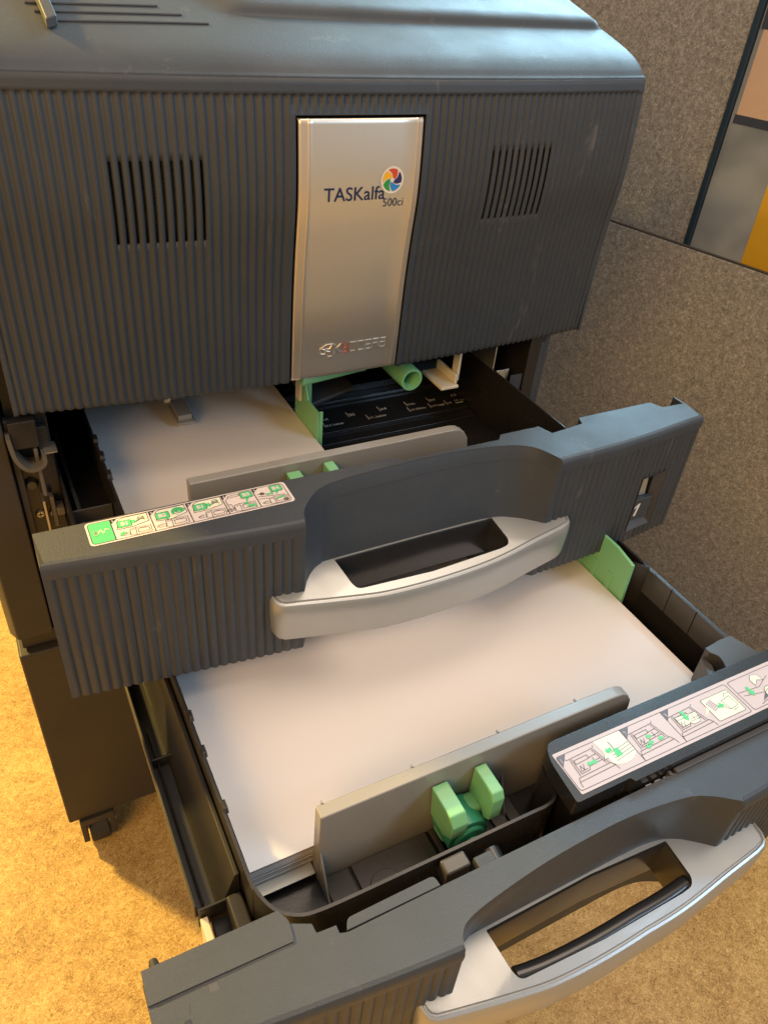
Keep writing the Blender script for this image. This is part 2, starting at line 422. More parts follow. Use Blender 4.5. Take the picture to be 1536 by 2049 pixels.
wbox(G(), -0.75, -0.0975, 0.004, 0.02, FZ, 0.53).obj('board_face', 'board_grey', pb)
g = G()
def bq(pts, mi, d=0.0035):
    g.face([wp(s, d, z) for s, z in pts], mi)
bq([(-0.7, .444), (-.0995, .444), (-.0995, .529), (-0.7, .529)], 0)
bq([(-0.7, .3425), (-.104, .3415), (-.104, .4438), (-0.7, .4438)], 1)
bq([(-0.7, .3305), (-.102, .330), (-.102, .3413), (-0.7, .3423)], 0)
bq([(-0.7, .12), (-.184, .12), (-.1815, .275), (-.182, .33), (-0.7, .33)], 2)
g.obj('printed_picture', ['board_navy', 'board_peach', 'board_yellow'], pb, smooth=False)

# ================================================================== the copier
cop = empty('copier', (0.22, 0.65, FZ), label='large charcoal office copier with ribbed front and two paper drawers pulled open', cat='copier')

# --- lower cabinet and casters
cab = G(); cab.box(-0.1205, 0.486, 0.362, 0.95, -0.4165, -0.108)
cab.obj('lower_cabinet', 'dark_side', cop, bevel=0.0025)
def caster(x, y):
    g = G(); g.tube([(x-.012, y, FZ+.0225), (x+.012, y, FZ+.0225)], .0223, 20)
    c = g.obj('caster', 'rubber', cop, bevel=0.002)
    h = G(); h.prism([(y-.022, FZ+.020), (y+.022, FZ+.020), (y+.026, -.4185), (y-.020, -.4185)], x-.021, x-.014, 'x')
    h.prism([(y-.022, FZ+.020), (y+.022, FZ+.020), (y+.026, -.4185), (y-.020, -.4185)], x+.014, x+.021, 'x')
    h.box(x-.0209, x+.0209, y-.020, y+.025, -.428, -.4172)
    h.obj('caster_fork', 'dark_side', c, bevel=0.001)
    G().tube([(x-.0222, y, FZ+.0225), (x+.0222, y, FZ+.0225)], .005, 12).obj('axle', 'steel', c)
for x, y in ((-.088, .378), (.43, .378), (-.088, .90), (.43, .90)): caster(x, y)

# --- main frame round the drawers
fr = G()
fr.box(-0.080, -0.048, 0.374, 0.40, -0.085, 0.30)       # left inner plate
fr.box(-0.118, 0.486, 0.93, 0.95, -0.085, 0.30)        # back
fr.box(0.4650, 0.486, 0.372, 0.93, -0.085, 0.30)        # right column
fr.box(-0.118, 0.486, 0.50, 0.93, 0.150, 0.165)        # roof over the trays
fr.box(-0.115, 0.484, 0.37, 0.93, -0.105, -0.086)       # floor of the main unit
frame = fr.obj('frame', 'black', cop, bevel=0.001)
g = G(); g.prism([(-0.1225, .372), (-0.1165, .360), (-0.0835, .360), (-0.0835, .374), (-0.0835, .93), (-0.1225, .93)], -0.0825, 0.46)
g.obj('left_side_cover', 'dark_side', cop, bevel=0.0015)
g = G(); g.prism([(0.4865, .374), (0.494, .374), (0.494, .93), (0.4865, .93)], -0.0825, 0.16)
g.box(.480, .486, .3715, .3735, -.08, .15)
g.obj('right_side_cover', 'charcoal', cop, bevel=0.001)
g = G(); g.box(-0.0825, -0.0765, .3655, .3738, -.08, .16); g.obj('frame_trim', 'dark_side', cop, bevel=.001)
# seam and details on the left inner plate
def screw(x, y, z, r=.004):
    g = G(); g.tube([(x, y, z), (x, y-.0012, z), (x, y-.0022, z)], r, 16, r2=r*.75)
    o = g.obj('screw', 'steel', cop)
    c = G(); c.box(x-r*.6, x+r*.6, y-.0026, y-.00215, z-r*.13, z+r*.13); c.box(x-r*.13, x+r*.13, y-.00262, y-.00217, z-r*.6, z+r*.6)
    c.obj('cross_slot', 'black', o, smooth=False)
screw(-0.0700, .3735, .0553); screw(-0.0585, .3735, .0543)
g = G(); g.tube([(-.0715, .3738, .090), (-.0715, .372, .090), (-.0715, .369, .090)], .0065, 20, r2=.0040)
g.obj('rivet', 'gloss_black', cop)
g = G(); g.wall(arcpath([(-.0795, .150), (-.0775, .130), (-.070, .1185), (-.0600, .1205), (-.0585, .1285)], 20), .0035, .352, .3725, side=-1)
me = g.mesh(); me.transform(Matrix(((1, 0, 0, 0), (0, 0, 1, 0), (0, 1, 0, 0), (0, 0, 0, 1))))
link('hook_latch', me, 'dim_latch', cop)
G().box(-.064, -.0605, .360, .3725, .082, .132).box(-.0600, -.056, .362, .3725, .045, .078).obj('latch_bar', 'dim_latch', cop, bevel=.001)
G().box(-.0795, -.058, .3600, .3735, .134, .160).box(-.0595, -.0500, .3650, .3735, .118, .150).obj('lock_block', 'black', cop, bevel=.001)
G().box(-.0660, -.0640, .358, .3735, .010, .078).obj('slide_rail', 'steel', cop, bevel=.0004)
G().box(-.0560, -.0455, .3560, .3735, .128, .1292).obj('metal_tab', 'steel', cop)
G().box(-.0560, -.0490, .3600, .3735, .058, .066).obj('roller', 'dim_latch', cop, bevel=.001)

# --- front cover
CX0, CX1, CZ0, CZ1 = -0.0725, 0.5220, 0.1650, 0.4180
PROF = [(.165, .0020), (.25, -.0010), (.289, -.0040), (.334, -.0085), (.388, -.0065), (.418, -.0030)]
def bow(x): u = (x-.2247)/.2973; return -.0185*(1-min(1, u*u))
def cy(x, z): return 0.36+bow(x)+smooth_interp(PROF, z)
PITCH = 0.0072
BX0, BX1, BZ0, BZ1 = 0.1632, 0.2765, 0.1500, 0.3938    # opening for the badge plate
VENTS = []
for c in (0.0577, 0.3806):
    for k in range(10): VENTS.append((c-.0324+k*PITCH, .3045, .3640))
PH = VENTS[0][0]
VENTS = [(PH+round((v[0]-PH)/PITCH)*PITCH, v[1], v[2]) for v in VENTS]
def rib(x): # 0 on the crown, 1 in the groove
    t = ((x-PH)/PITCH) % 1.0
    return (0.5+0.5*math.cos(2*math.pi*t))**1.3
xs = []
x = CX0
n = round((CX1-CX0)/(PITCH/8))
xs = sorted(set([CX0, CX1, BX0, BX1]+[PH+PITCH*(k/8) for k in range(-200, 660) if CX0+.0004 < PH+PITCH*(k/8) < CX1-.0004 and abs(PH+PITCH*k/8-BX0) > .0004 and abs(PH+PITCH*k/8-BX1) > .0004]))
zs = sorted(set([CZ0, .1665, .169]+[.17+.008*k for k in range(30)]+[.3045, .3640, BZ1, .3952, .4005, .4045, .4065, .4075, .4085, .410, .414, CZ1]))
zs = [z for z in zs if CZ0 <= z <= CZ1]
def ribmask(x, z):
    m = 1.0
    if z > .4065: m *= max(0, 1-(z-.4065)/.0012)
    m *= max(0, min(1, (x-CX0-.004)/.001)); m *= max(0, min(1, (CX1-.007-x)/.001))
    if BX0-.0045 < x < BX1+.0045 and z < BZ1+.0055: m = 0
    if BX0-.0015 < x < BX1+.0015 and abs(z-BZ1) < .0055: m = 0
    return m
vid = {}; vs = []; fs = []
def vv(i, j):
    if (i, j) not in vid:
        x, z = xs[i], zs[j]; y = cy(x, z)+rib(x)*.0020*ribmask(x, z)-(0.0009 if ribmask(x, z) == 0 and z > .407 else 0)
        if z < .169: y += (.169-z)*.3
        vid[(i, j)] = len(vs); vs.append((x, y, z))
    return vid[(i, j)]
for i in range(len(xs)-1):
    xm = (xs[i]+xs[i+1])/2
    for j in range(len(zs)-1):
        zm = (zs[j]+zs[j+1])/2
        if BX0 < xm < BX1 and zm < BZ1: continue
        if any(abs(xm-v[0]) < PITCH*.165 and v[1] < zm < v[2] for v in VENTS): continue
        fs.append((vv(i, j), vv(i+1, j), vv(i+1, j+1), vv(i, j+1)))
me = bpy.data.meshes.new('front_cover'); me.from_pydata(vs, [], fs); me.update()
cover = link('front_cover', me, 'charcoal', cop, angle=60)
sol = cover.modifiers.new('shell', 'SOLIDIFY'); sol.thickness = 0.003; sol.offset = -1
def shell(g, pts, z0, z1): g.prism(pts, z0, z1)
g = G()
sidep = [(CX0, .3625), (CX0+.003, .3625), (CX0+.003, .395), (CX0, .395)]
shell(g, sidep, CZ0, CZ1-.002); shell(g, [(CX1-.003, .3595), (CX1, .3595), (CX1, .395), (CX1-.003, .395)], CZ0, CZ1-.002)
front = [(x, cy(x, .17)+.0045) for x in [CX0+.0035+k*(CX1-CX0-.007)/30 for k in range(31)]]
g.prism(front+[(CX1-.0035, .394), (CX0+.0035, .394)], CZ0+.0005, CZ0+.003)
g.obj('cover_sides', 'charcoal', cover)
g = G(); g.prism([(x, cy(x, .334)+.0185) for x in [CX0+.01+k*(CX1-CX0-.02)/20 for k in range(21)]]+[(CX1-.01, .392), (CX0+.01, .392)], CZ0+.004, CZ1-.004)
g.obj('inner_panel', 'black', cover)

# --- badge plate (brushed metal, full height of the cover)
PX0, PX1, PZ0, PZ1 = 0.1650, 0.2745, 0.1675, 0.3918
def by(x, z): return cy(.2225, max(z, .165))-.0012+(((x-.2265)/.057)**2)*.0009
def bprof(x):
    e = min(x-PX0, PX1-x); d = 0
    if e < .0022: d += (.0022-e)**2/.0022*.9
    for c in (PX0+.0082, PX1-.0062):
        t = abs(x-c)
        if t < .0012: d -= .0007*(1-t/.0012)
    return d
bxs = sorted(set([PX0, PX0+.0004, PX0+.001, PX0+.0022, PX1, PX1-.0004, PX1-.001, PX1-.0022]+[c+o for c in (PX0+.0082, PX1-.0062) for o in (-.0012, -.0005, 0, .0005, .0012)]+[PX0+.012+k*.0095 for k in range(9)]))
bzs = [PZ0, PZ0+.0004, PZ0+.001, PZ0+.002]+[PZ0+.004+k*(PZ1-PZ0-.008)/28 for k in range(29)]+[PZ1-.002, PZ1-.001, PZ1-.0004, PZ1]
vs = []; fs = []
for z in bzs:
    e = min(z-PZ0, PZ1-z); dz = (.002-e)**2/.002*.9 if e < .002 else 0
    for x in bxs: vs.append((x, by(x, z)+bprof(x)+dz, z))
nx = len(bxs)
for j in range(len(bzs)-1):
    for i in range(nx-1): fs.append((j*nx+i, j*nx+i+1, (j+1)*nx+i+1, (j+1)*nx+i))
me = bpy.data.meshes.new('badge_plate'); me.from_pydata(vs, [], fs); me.update()
badge = link('badge_plate', me, 'brushed', cover, angle=50)
s_ = badge.modifiers.new('shell', 'SOLIDIFY'); s_.thickness = .010; s_.offset = -1
def bfn(u, v, h): # millimetres from the plate's lower left
    x = PX0+u/1000; z = PZ0+v/1000
    return Vector((x, by(x, z)-.0003-h/1000, z))
def pix(px, py): # plate-local position of a photographed mark, solved on the plate's mean plane
    d = RX*(px-768)+DN*(py-1024.5)+FW*1538
    t = (.3380-CAMPOS.y)/d.y; q = CAMPOS+d*t
    for _ in range(6):
        t = (by(q.x, q.z)-CAMPOS.y)/d.y; q = CAMPOS+d*t
    return ((q.x-PX0)*1000, (q.z-PZ0)*1000)
P = Print(bfn)
P.text('TASKalfa', 21.4, 163.6, 15.2, 0, .1, sx=.98, bold=.004)
P.text('500ci', 74.8, 157.2, 9.6, 0, .1, shear=.03, sx=.98, bold=-.008)
P.g.obj('model_lettering', 'navy', cover, smooth=False)
# five-petal disc
P = Print(bfn); cu, cv, rr = 82.2, 178.4, 10.6
P.poly(circ(cu, cv, rr, 40), 0, .15)
P.line(circ(cu, cv, rr-.3, 40), .7, 1, .25, closed=True)
for k, a in enumerate((88, 16, -56, -128, -200)):
    L1 = []; L2 = []
    for j in range(9):
        t = j/8; r = lerp(2.2, 8.8, t); sw = 46*(1-t)**1.2
        L1.append((cu+r*math.cos(R(a-30-sw)), cv+r*math.sin(R(a-30-sw)))); L2.append((cu+r*math.cos(R(a+30-sw*.95)), cv+r*math.sin(R(a+30-sw*.95))))
    outer = [(cu+8.9*math.cos(R(a-30+60*q/8)), cv+8.9*math.sin(R(a-30+60*q/8))) for q in range(9)]
    P.poly(L1+outer[1:-1]+L2[::-1], 2+k, .3)
for nme, c in (('disc_white', (.72, .66, .56)), ('disc_rim', (.80, .76, .68)), ('petal_red', (.62, .07, .04)), ('petal_violet', (.035, .03, .13)), ('petal_blue', (.03, .24, .62)), ('petal_green', (.03, .30, .07)), ('petal_yellow', (.85, .45, .03))):
    M[nme] = flat(nme, c, .25)
P.g.obj('petal_emblem', ['disc_white', 'disc_rim', 'petal_red', 'petal_violet', 'petal_blue', 'petal_green', 'petal_yellow'], cover, smooth=False)
# raised maker's name, strokes as real ridges
def ridge(strokes, name, m, wd=1.0, ht=.7):
    g = G()
    for pts in strokes:
        for a, b in zip(pts, pts[1:]):
            a = Vector(a); b = Vector(b); d = (b-a).normalized(); n = Vector((-d.y, d.x))*wd/2; e = d*wd*.45
            q = [a-e-n, b+e-n, b+e+n, a-e+n]; i = .55
            top = [a-e*i-n*i, b+e*i-n*i, b+e*i+n*i, a-e*i+n*i]
            g.add([bfn(*p, -.3) for p in q]+[bfn(*p, ht) for p in top], [(0, 1, 5, 4), (1, 2, 6, 5), (2, 3, 7, 6), (3, 0, 4, 7), (4, 5, 6, 7)])
    return g.obj(name, m, cover, weld=False, smooth=False)
LH = 8.0
GL = {'K': [[(0, 0), (0, 8)], [(5.2, 8), (1.2, 4.2), (5.4, 0)]],
      'y': [[(0, 8), (0, 4), (4.6, 4)], [(4.8, 8), (4.8, 0), (.6, 0)]],
      'O': [[(0, 0), (0, 8), (5, 8), (5, 0), (0, 0)]],
      'C': [[(5, 8), (0, 8), (0, 0), (5, 0)]],
      'E': [[(5, 8), (0, 8)], [(0, 8), (0, 0), (5, 0)], [(0.6, 4), (4.6, 4)]],
      'R': [[(0, 0), (0, 8), (5, 8), (5, 4.2), (.8, 4.2)], [(2.6, 4), (5.2, 0)]],
      'a': [[(0.4, 8), (5, 8), (5, 0), (0, 0), (0, 4.2), (4.6, 4.2)]]}
u0, v0 = 41.6, 23.5
white = []; red = []
for k, ch in enumerate('KyOCERa'):
    for st in GL[ch]:
        (red if ch == 'y' else white).append([(u0+k*7.9+p[0]*1.1, v0+p[1]*1.12) for p in st])
M['red_enamel'] = plastic('red_enamel', (.50, .12, .09), .3, 300, 0, metallic=.5)
ridge(white, 'maker_lettering', 'silver', wd=1.25); ridge(red, 'maker_letter', 'red_enamel', ht=.6)
eu, ev = 27.0, 20.8
ridge([[(eu, ev+4), (eu, ev+9), (eu+5, ev+7.5), (eu+5, ev+3), (eu, ev+4)], [(eu, ev+9), (eu+6, ev+12.5), (eu+12.5, ev+12.5), (eu+9, ev+7.5), (eu+6.5, ev+8.5)],
       [(eu+5, ev+3), (eu+8, ev), (eu+12.5, ev+.2), (eu+9.5, ev+5), (eu+6.2, ev+6)]], 'maker_emblem', 'brushed', wd=.9)

# --- upper housing: sloping top with a raised step
TP = [(.357, .4176), (.3573, .4186), (.3580, .4193), (.3592, .4199), (.3610, .4212), (.363, .4232), (.374, .4305), (.390, .4370), (.410, .4430), (.430, .4482), (.470, .4588), (.56, .481), (.95, .497)]
def tz(x, y):
    yy = y-bow(x)*0.9; z = smooth_interp(TP, max(.357, yy))
    # the step rises where x is right of the slanted end
    edge = .135-(y-.41)*.55
    st = min(1, max(0, (yy-.4305)/.006)); sx = min(1, max(0, (x-edge)/.03)); st = st*st*(3-2*st); sx = sx*sx*(3-2*sx)
    sr = min(1, max(0, (.5195-x)/.004))
    return z+.0068*st*sx*sr
hx = [CX0-.006+k*(.5216-CX0+.006)/120 for k in range(121)]
hy = [0, .0003, .0006, .0010, .0016, .0022, .003, .004, .006, .009, .012, .017, .022, .027, .035, .049, .060]+[.066+.0012*k for k in range(10)]+[.08+.01*k for k in range(12)]+[.25, .35, .55]
vs = []; fs = []
for yv in hy:
    for x in hx:
        y = .357+bow(x)*.9+yv*(1-bow(x)*.9/.55*0)
        vs.append((x, min(y, .95), tz(x, y)))
nx = len(hx)
for j in range(len(hy)-1):
    for i in range(nx-1): fs.append((j*nx+i, j*nx+i+1, (j+1)*nx+i+1, (j+1)*nx+i))
# skirt down all round
base = len(vs); ring = [i for i in range(nx)]+[j*nx+nx-1 for j in range(1, len(hy))]+[(len(hy)-1)*nx+i for i in range(nx-2, -1, -1)]+[j*nx for j in range(len(hy)-2, 0, -1)]
for r_ in ring:
    v = vs[r_]; front_ = r_ < nx
    vs.append((v[0], v[1]+(.002 if front_ else 0), .4165 if front_ else min(v[2]-.003, .4165)))
k = len(ring)
for i in range(k): fs.append((ring[i], base+i, base+(i+1) % k, ring[(i+1) % k]))
me = bpy.data.meshes.new('upper_housing'); me.from_pydata(vs, [], fs)
bm = bmesh.new(); bm.from_mesh(me); bmesh.ops.recalc_face_normals(bm, faces=bm.faces); bm.to_mesh(me); bm.free()
top = link('upper_housing', me, 'housing', cop, angle=40)
g = G(); g.box(-.078, .5210, .397, .95, .1665, .4164); g.obj('upper_body', 'charcoal', cop)
# small ridges and the lever on the slope
def on_top(x, y, h=0): return Vector((x, y, tz(x, y)+h))
for (xa, xb, y) in ((.005, .118, .397), (.0, .102, .411), (-.004, .088, .425)):
    g = G(); g.tube([on_top(lerp(xa, xb, t/8), y, .0003) for t in range(9)], .0011, 8)
    g.obj('grip_ridge', 'charcoal', top)
lv = G()
lv.add([(.0035, .384, .438), (.0110, .386, .440), (.0110, .470, .462), (.0035, .470, .462), (.0035, .384, .4445), (.0110, .387, .4465), (.0110, .470, .474), (.0035, .470, .474)], [(0, 1, 2, 3), (4, 5, 6, 7), (0, 1, 5, 4), (1, 2, 6, 5), (2, 3, 7, 6), (3, 0, 4, 7)])
lever = lv.obj('lever', 'charcoal', cop, bevel=.001)

# ================================================================== a drawer's front
def front_face(dr, ribs=True):
    """front edge line y(x) (with scallops) of a drawer front"""
    tab = [(-.082, .1668), (-.024, .1600), (.0985, .1476), (.2247, .1445), (.330, .1479), (.421, .1514), (.5195, .1625)]
    def f(x): return smooth_interp(tab, x)
    return f
F0 = front_face(None)
def drawer_front(name, parent, x0, x1, zb, zt, dy, rl, rr, back, zh, open_below=False, dx_=0, lipz=.013, rtop=None, yback=None):
    """ribbed face with a recess between rl and rr; back = list of back-edge points right to left"""
    P1 = .0074
    def edge(a, b, ribs, inset=0.0):
        n = max(2, int((b-a+.003)/(P1/8)+.5)) if ribs else (180 if b > .4 else 170); out = []
        for i in range(n+1):
            x = a+(b-a)*i/n; y = F0(x)+dy
            if ribs:
                t = ((x-a)/P1) % 1.0
                e = min(1, max(0, (min(x-a, b-x)-.002)/.002))
                y += .0018*(1-abs(math.sin(math.pi*t)))**1.4*e+.0008
            out.append((x, y+inset))
        return out
    rec = arcpath([(rl, F0(rl)+dy), (rl+.0035, .1600+dy), (rl+.0125, .1718+dy), (rl+.0275, .1835+dy), (rl+.055, .1892+dy), (.2247, .1925+dy), (rr-.050, .1880+dy), (rr-.0145, .1756+dy), (rr, F0(rr)+dy)], 64)
    if rtop: rec = arcpath([(p[0], (F0(p[0]) if p[1] is None else p[1])+dy) for p in rtop], 64)
    recb = arcpath([(rl, F0(rl)+dy), (rl+.0069, .1581+dy), (rl+.0155, .1668+dy), (rl+.0246, .1715+dy), (rl+.0340, .1728+dy), (.2247, .1732+dy), (rr-.050, .1722+dy), (rr-.0244, .1648+dy), (rr, F0(rr)+dy)], 64)
    def recz(z): # the recess wall leans back towards its top
        t = min(1, max(0, (z-zh)/(zt-zh)))
        return [(lerp(p[0], q[0], t), lerp(p[1], q[1], t)) for p, q in zip(recb, rec)]
    def stack(g, zl, outlinef):
        ol = [outlinef(z) for z in zl]; n = len(ol[0]); vs = []; fs = []
        for z, o in zip(zl, ol): vs += [(p[0], p[1], z) for p in o]
        for i in range(len(zl)-1):
            for j in range(n): fs.append((i*n+j, i*n+(j+1) % n, (i+1)*n+(j+1) % n, (i+1)*n+j))
        fs += [t[::-1] for t in tess([ol[0]])]; k = (len(zl)-1)*n
        fs += [tuple(i+k for i in t) for t in tess([ol[-1]])]
        g.add(vs, fs)
    eL = edge(x0, rl, True); eR = edge(rr, x1, True); yb = yback if yback is not None else .1985+dy
    full = lambda z: eL+recz(z)[1:-1]+eR+[(x1, yb), (x0, yb)]
    g = G()
    if open_below:
        stack(g, [zh-.0150, zh, zh+.02, zt-lipz], full)
        r0 = recz(zh); cutL = [p for p in r0[1:-1] if p[0] < .134+dx_]; cutR = [p for p in r0[1:-1] if p[0] > .2905+dx_]
        g2 = G(); stack(g2, [zb, zh-.0151], lambda z: eL+cutL+[(.1345+dx_, yb), (x0, yb)])
        g2.obj('lower_front', 'charcoal', parent, angle=38)
        g3 = G(); stack(g3, [zb, zh-.0151], lambda z: [(.2900+dx_, yb-.012)]+cutR+eR+[(x1, yb), (.2900+dx_, yb)])
        low = g3.obj('lower_front', 'charcoal', parent, angle=38)
    else:
        stack(g, [zb, zh, zh+.02, zt-lipz], full); low = None
    o = g.obj(name, 'charcoal', parent, angle=38)
    # smooth top plate with a rounded lip
    levels = [(zt-lipz+.0001, .0), (zt-.0055, -.0004), (zt-.0025, .0004), (zt-.0008, .0018), (zt, .0042)]
    loops = []
    for z, ins in levels:
        a = edge(x0+max(0, ins-.001), rl, False, ins); b = edge(rr, x1-max(0, ins-.001), False, ins)
        rc = [(p[0], p[1]+min(max(ins, 0), .0006)-.0004) for p in recz(z)[1:-1]]
        loops.append((z, a+rc+b))
    bk = list(back); vs = []; fs = []; n0 = len(loops[0][1])
    for z, l in loops: vs += [(p[0], p[1], z) for p in l]
    L = len(loops)
    for i in range(L-1):
        for j in range(n0-1): fs.append((i*n0+j, i*n0+j+1, (i+1)*n0+j+1, (i+1)*n0+j))
    nb = len(bk); b0 = len(vs); vs += [(p[0], p[1], zt) for p in bk]; b1 = len(vs); vs += [(p[0], p[1], zt-lipz+.0001) for p in bk]
    idx = [(L-1)*n0+j for j in range(n0)]+[b0+j for j in range(nb)]
    cap = [vs[i] for i in idx]; c0 = len(vs); vs += cap
    capt = [tuple(c0+i for i in t) for t in tess([cap])]
    capt = [t if (Vector(vs[t[1]])-Vector(vs[t[0]])).cross(Vector(vs[t[2]])-Vector(vs[t[0]])).z > 0 else t[::-1] for t in capt]
    fs += capt
    idb = [j for j in range(n0)]+[b1+j for j in range(nb)]
    fs += [tuple(idb[i] for i in t) for t in tess([[vs[i] for i in idb]])]
    w0 = len(vs); vs += [vs[b0+j] for j in range(nb)]+[vs[b1+j] for j in range(nb)]
    for j in range(nb-1): fs.append((w0+j, w0+nb+j, w0+nb+j+1, w0+j+1))
    fs.append(tuple([i*n0+n0-1 for i in range(L)]+[b0, b1])); fs.append(tuple([b1+nb-1, b0+nb-1]+[i*n0 for i in range(L)][::-1]))
    lip = G(); lip.add(vs, fs)
    lp = lip.obj('top_plate', 'charcoal', parent, angle=32, weld=False, recalc=False)
    return o, lp, low

def handle(parent, dx, dy, dz, bar=False, stretch=0.0, swing=0.0):
    """silver bow handle with a grip opening; coordinates are those of the upper drawer plus an offset"""
    tabf = [(.0865, .1373), (.1295, .1291), (.1640, .1240), (.2178, .1226), (.2698, .1255), (.3184, .1335), (.3400, .1370)]
    fy = lambda x: smooth_interp(tabf, x)
    front = [(.0712, .1500), (.0722, .1455), (.0748, .1415), (.0795, .1388)]+[(.0865+k*(.3400-.0865)/36, fy(.0865+k*(.3400-.0865)/36)) for k in range(37)]+[(.3480, .1384), (.3550, .1405), (.3595, .1440), (.3612, .1500)]
    outl = front+[(.3612, .1650), (.3370, .1650), (.3330, .1670), (.3210, .1720), (.3060, .1780), (.2870, .1810), (.2247, .1815), (.1320, .1815), (.1200, .1790), (.1100, .1740), (.1010, .1650), (.0950, .1650), (.0712, .1650)]
    hole = [(.1372, .1440), (.1395, .1385), (.1430, .1369), (.2080, .1339), (.2767, .1366), (.2860, .1380), (.2895, .1425), (.2898, .1715), (.2247, .1722), (.1345, .1715)]
    hole = roundpoly(hole, [.001, .002, .002, 0, 0, .003, .003, .001, 0, .001], 4)
    def ztop(x, y): # slopes down to the front
        return interp([(.120, .0862), (.137, .0915), (.152, .0955), (.175, .0968)], y)
    T = lambda p, z: (p[0]+dx+max(0, p[0]-.24)*stretch, p[1]+dy-max(0, p[0]-.24)*swing, z+dz)
    def inset(l, d):
        c = Vector((.2255, .168)); out = []
        n = len(l)
        for i in range(n):
            a = Vector(l[i-1]); b = Vector(l[(i+1) % n]); t = (b-a).normalized(); out.append((l[i][0]-t.y*d, l[i][1]+t.x*d))
        return out
    g = G(); n = len(outl)
    rings = [(inset(outl, .0052), lambda p: ztop(*p)-.0002), (inset(outl, .0047), lambda p: ztop(*p)-.0017), (inset(outl, .0037), lambda p: ztop(*p)-.0017), (inset(outl, .0028), lambda p: ztop(*p)+.0001), (inset(outl, .0012), lambda p: ztop(*p)-.0003),
             (outl, lambda p: ztop(*p)-.0025), (inset(outl, -.0004), lambda p: ztop(*p)-.012), (inset(outl, .0004), lambda p: ztop(*p)-.033), (inset(outl, .0015), lambda p: ztop(*p)-.0375), (inset(outl, .0045), lambda p: ztop(*p)-.0402)]
    vs = []; fs = []
    for l, zf in rings: vs += [T(p, zf(p)) for p in l]
    for i in range(len(rings)-1):
        for j in range(n): fs.append((i*n+j, i*n+(j+1) % n, (i+1)*n+(j+1) % n, (i+1)*n+j))
    hb = len(vs); h = len(hole)
    hl = [(hole, -.0002), (inset(hole, -.0006), -.0010), (inset(hole, -.0008), -.012)]
    for l, d in hl: vs += [T(p, ztop(*p)+d) for p in l]
    for i in range(2):
        for j in range(h): fs.append((hb+i*h+j, hb+i*h+(j+1) % h, hb+(i+1)*h+(j+1) % h, hb+(i+1)*h+j))
    tr = tess([rings[0][0], hole])
    idx = list(range(n))+[hb+j for j in range(h)]
    fs += [tuple(idx[i] for i in t) for t in tr]
    bl = rings[-1][0]; holeb = hole
    bb = len(vs); vs += [T(p, ztop(*p)-.0402) for p in holeb]
    idx = [(len(rings)-1)*n+j for j in range(n)]+[bb+j for j in range(h)]
    fs += [tuple(idx[i] for i in t)[::-1] for t in tess([bl, holeb])]
    g.add(vs, fs)
    hd = g.obj('handle', 'silver', parent, angle=30)
    # dark liner inside the opening
    g = G()
    l0 = hole; l1 = inset(hole, .0016); rows = [(l0, -.0009), (l0, -.034), (l1, -.036)]
    vs = []; fs = []
    sets = [(inset(hole, -.0010), -.0016), (inset(hole, .0006), -.0012), (inset(hole, .0012), -.003), (inset(hole, .0014), -.0385), (inset(hole, -.0010), -.0385)]
    for l, d in sets: vs += [T(p, ztop(*p)+d) for p in l]
    for i in range(len(sets)-1):
        for j in range(h): fs.append((i*h+j, i*h+(j+1) % h, (i+1)*h+(j+1) % h, (i+1)*h+j))
    g.add(vs, fs)
    if bar:
        path = [T((lerp(.1410, .2870, t/16), fy(lerp(.1410, .2870, t/16))+.0150), .0835) for t in range(17)]
        g.tube(path, .0066, 20)
    g.obj('grip_liner', 'gloss_black', parent, angle=40)
    return hd

# ================================================================== tray contents (coordinates of the lower drawer)
def guide(parent, dx, dy, dz, x0=.0456, x1=.3158, zt=.05, zb=-.030):
    pts = [(x0, zb), (x1, zb), (x1, zt-.022), (x1-.0015, zt-.012), (x1-.006, zt-.005), (x1-.013, zt-.001), (x1-.020, zt), (x0, zt)]
    g = G(); g.prism([(p[0]+dx, p[1]+dz) for p in pts], -.0105+dy, -.0005+dy, 'y')
    o = g.obj('width_guide', 'greige', parent, bevel=.0012, angle=30)
    return o
def clamp(parent, dx, dy, dz):
    g = G()
    T = Matrix.Translation((dx, dy, dz))
    # left jaw (leaning lever) and right jaw
    def jaw(x0, x1, zt, pts, lean):
        poly = pts; vs = []
        sh = Matrix.Shear('XY', 4, (0, 0)); 
        gg = G(); gg.prism(poly, x0, x1, 'x')
        for i, v in enumerate(gg.v):
            gg.v[i] = (v[0]+(v[2]-.0)*lean+dx, v[1]+dy, v[2]+dz)
        return gg
    a = jaw(.1335, .1465, .035, [(-.0115, .0345), (-.0370, .0335), (-.0420, .0250), (-.0400, .0080), (-.0300, -.0020), (-.0115, .0000)], -.10)
    o = a.obj('guide_clamp', 'green', parent, bevel=.0012, angle=30)
    b = jaw(.1655, .1755, .037, [(-.0115, .0370), (-.0350, .0360), (-.0385, .0300), (-.0385, .0080), (-.0320, .0030), (-.0260, .0110), (-.0180, .0080), (-.0115, .0000)], .0)
    b.obj('guide_clamp', 'green', parent, bevel=.0012, angle=30)
    c = G(); c.box(.137+dx, .170+dx, -.028+dy, -.012+dy, -.022+dz, .010+dz)
    c.obj('clamp_body', 'green', parent, bevel=.004)
    d = G(); cx, cz = .152+dx, -.006+dz
    d.tube([(cx, -.0125+dy, cz), (cx, -.037+dy, cz)], .0170, 28)
    d.tube([(cx, -.0372+dy, cz), (cx, -.040+dy, cz)], .0135, 28, r2=.0115)
    d.tube([(cx, -.0402+dy, cz), (cx, -.0440+dy, cz)], .0060, 20)
    d.obj('clamp_hub', 'dark_green', parent, bevel=.001)

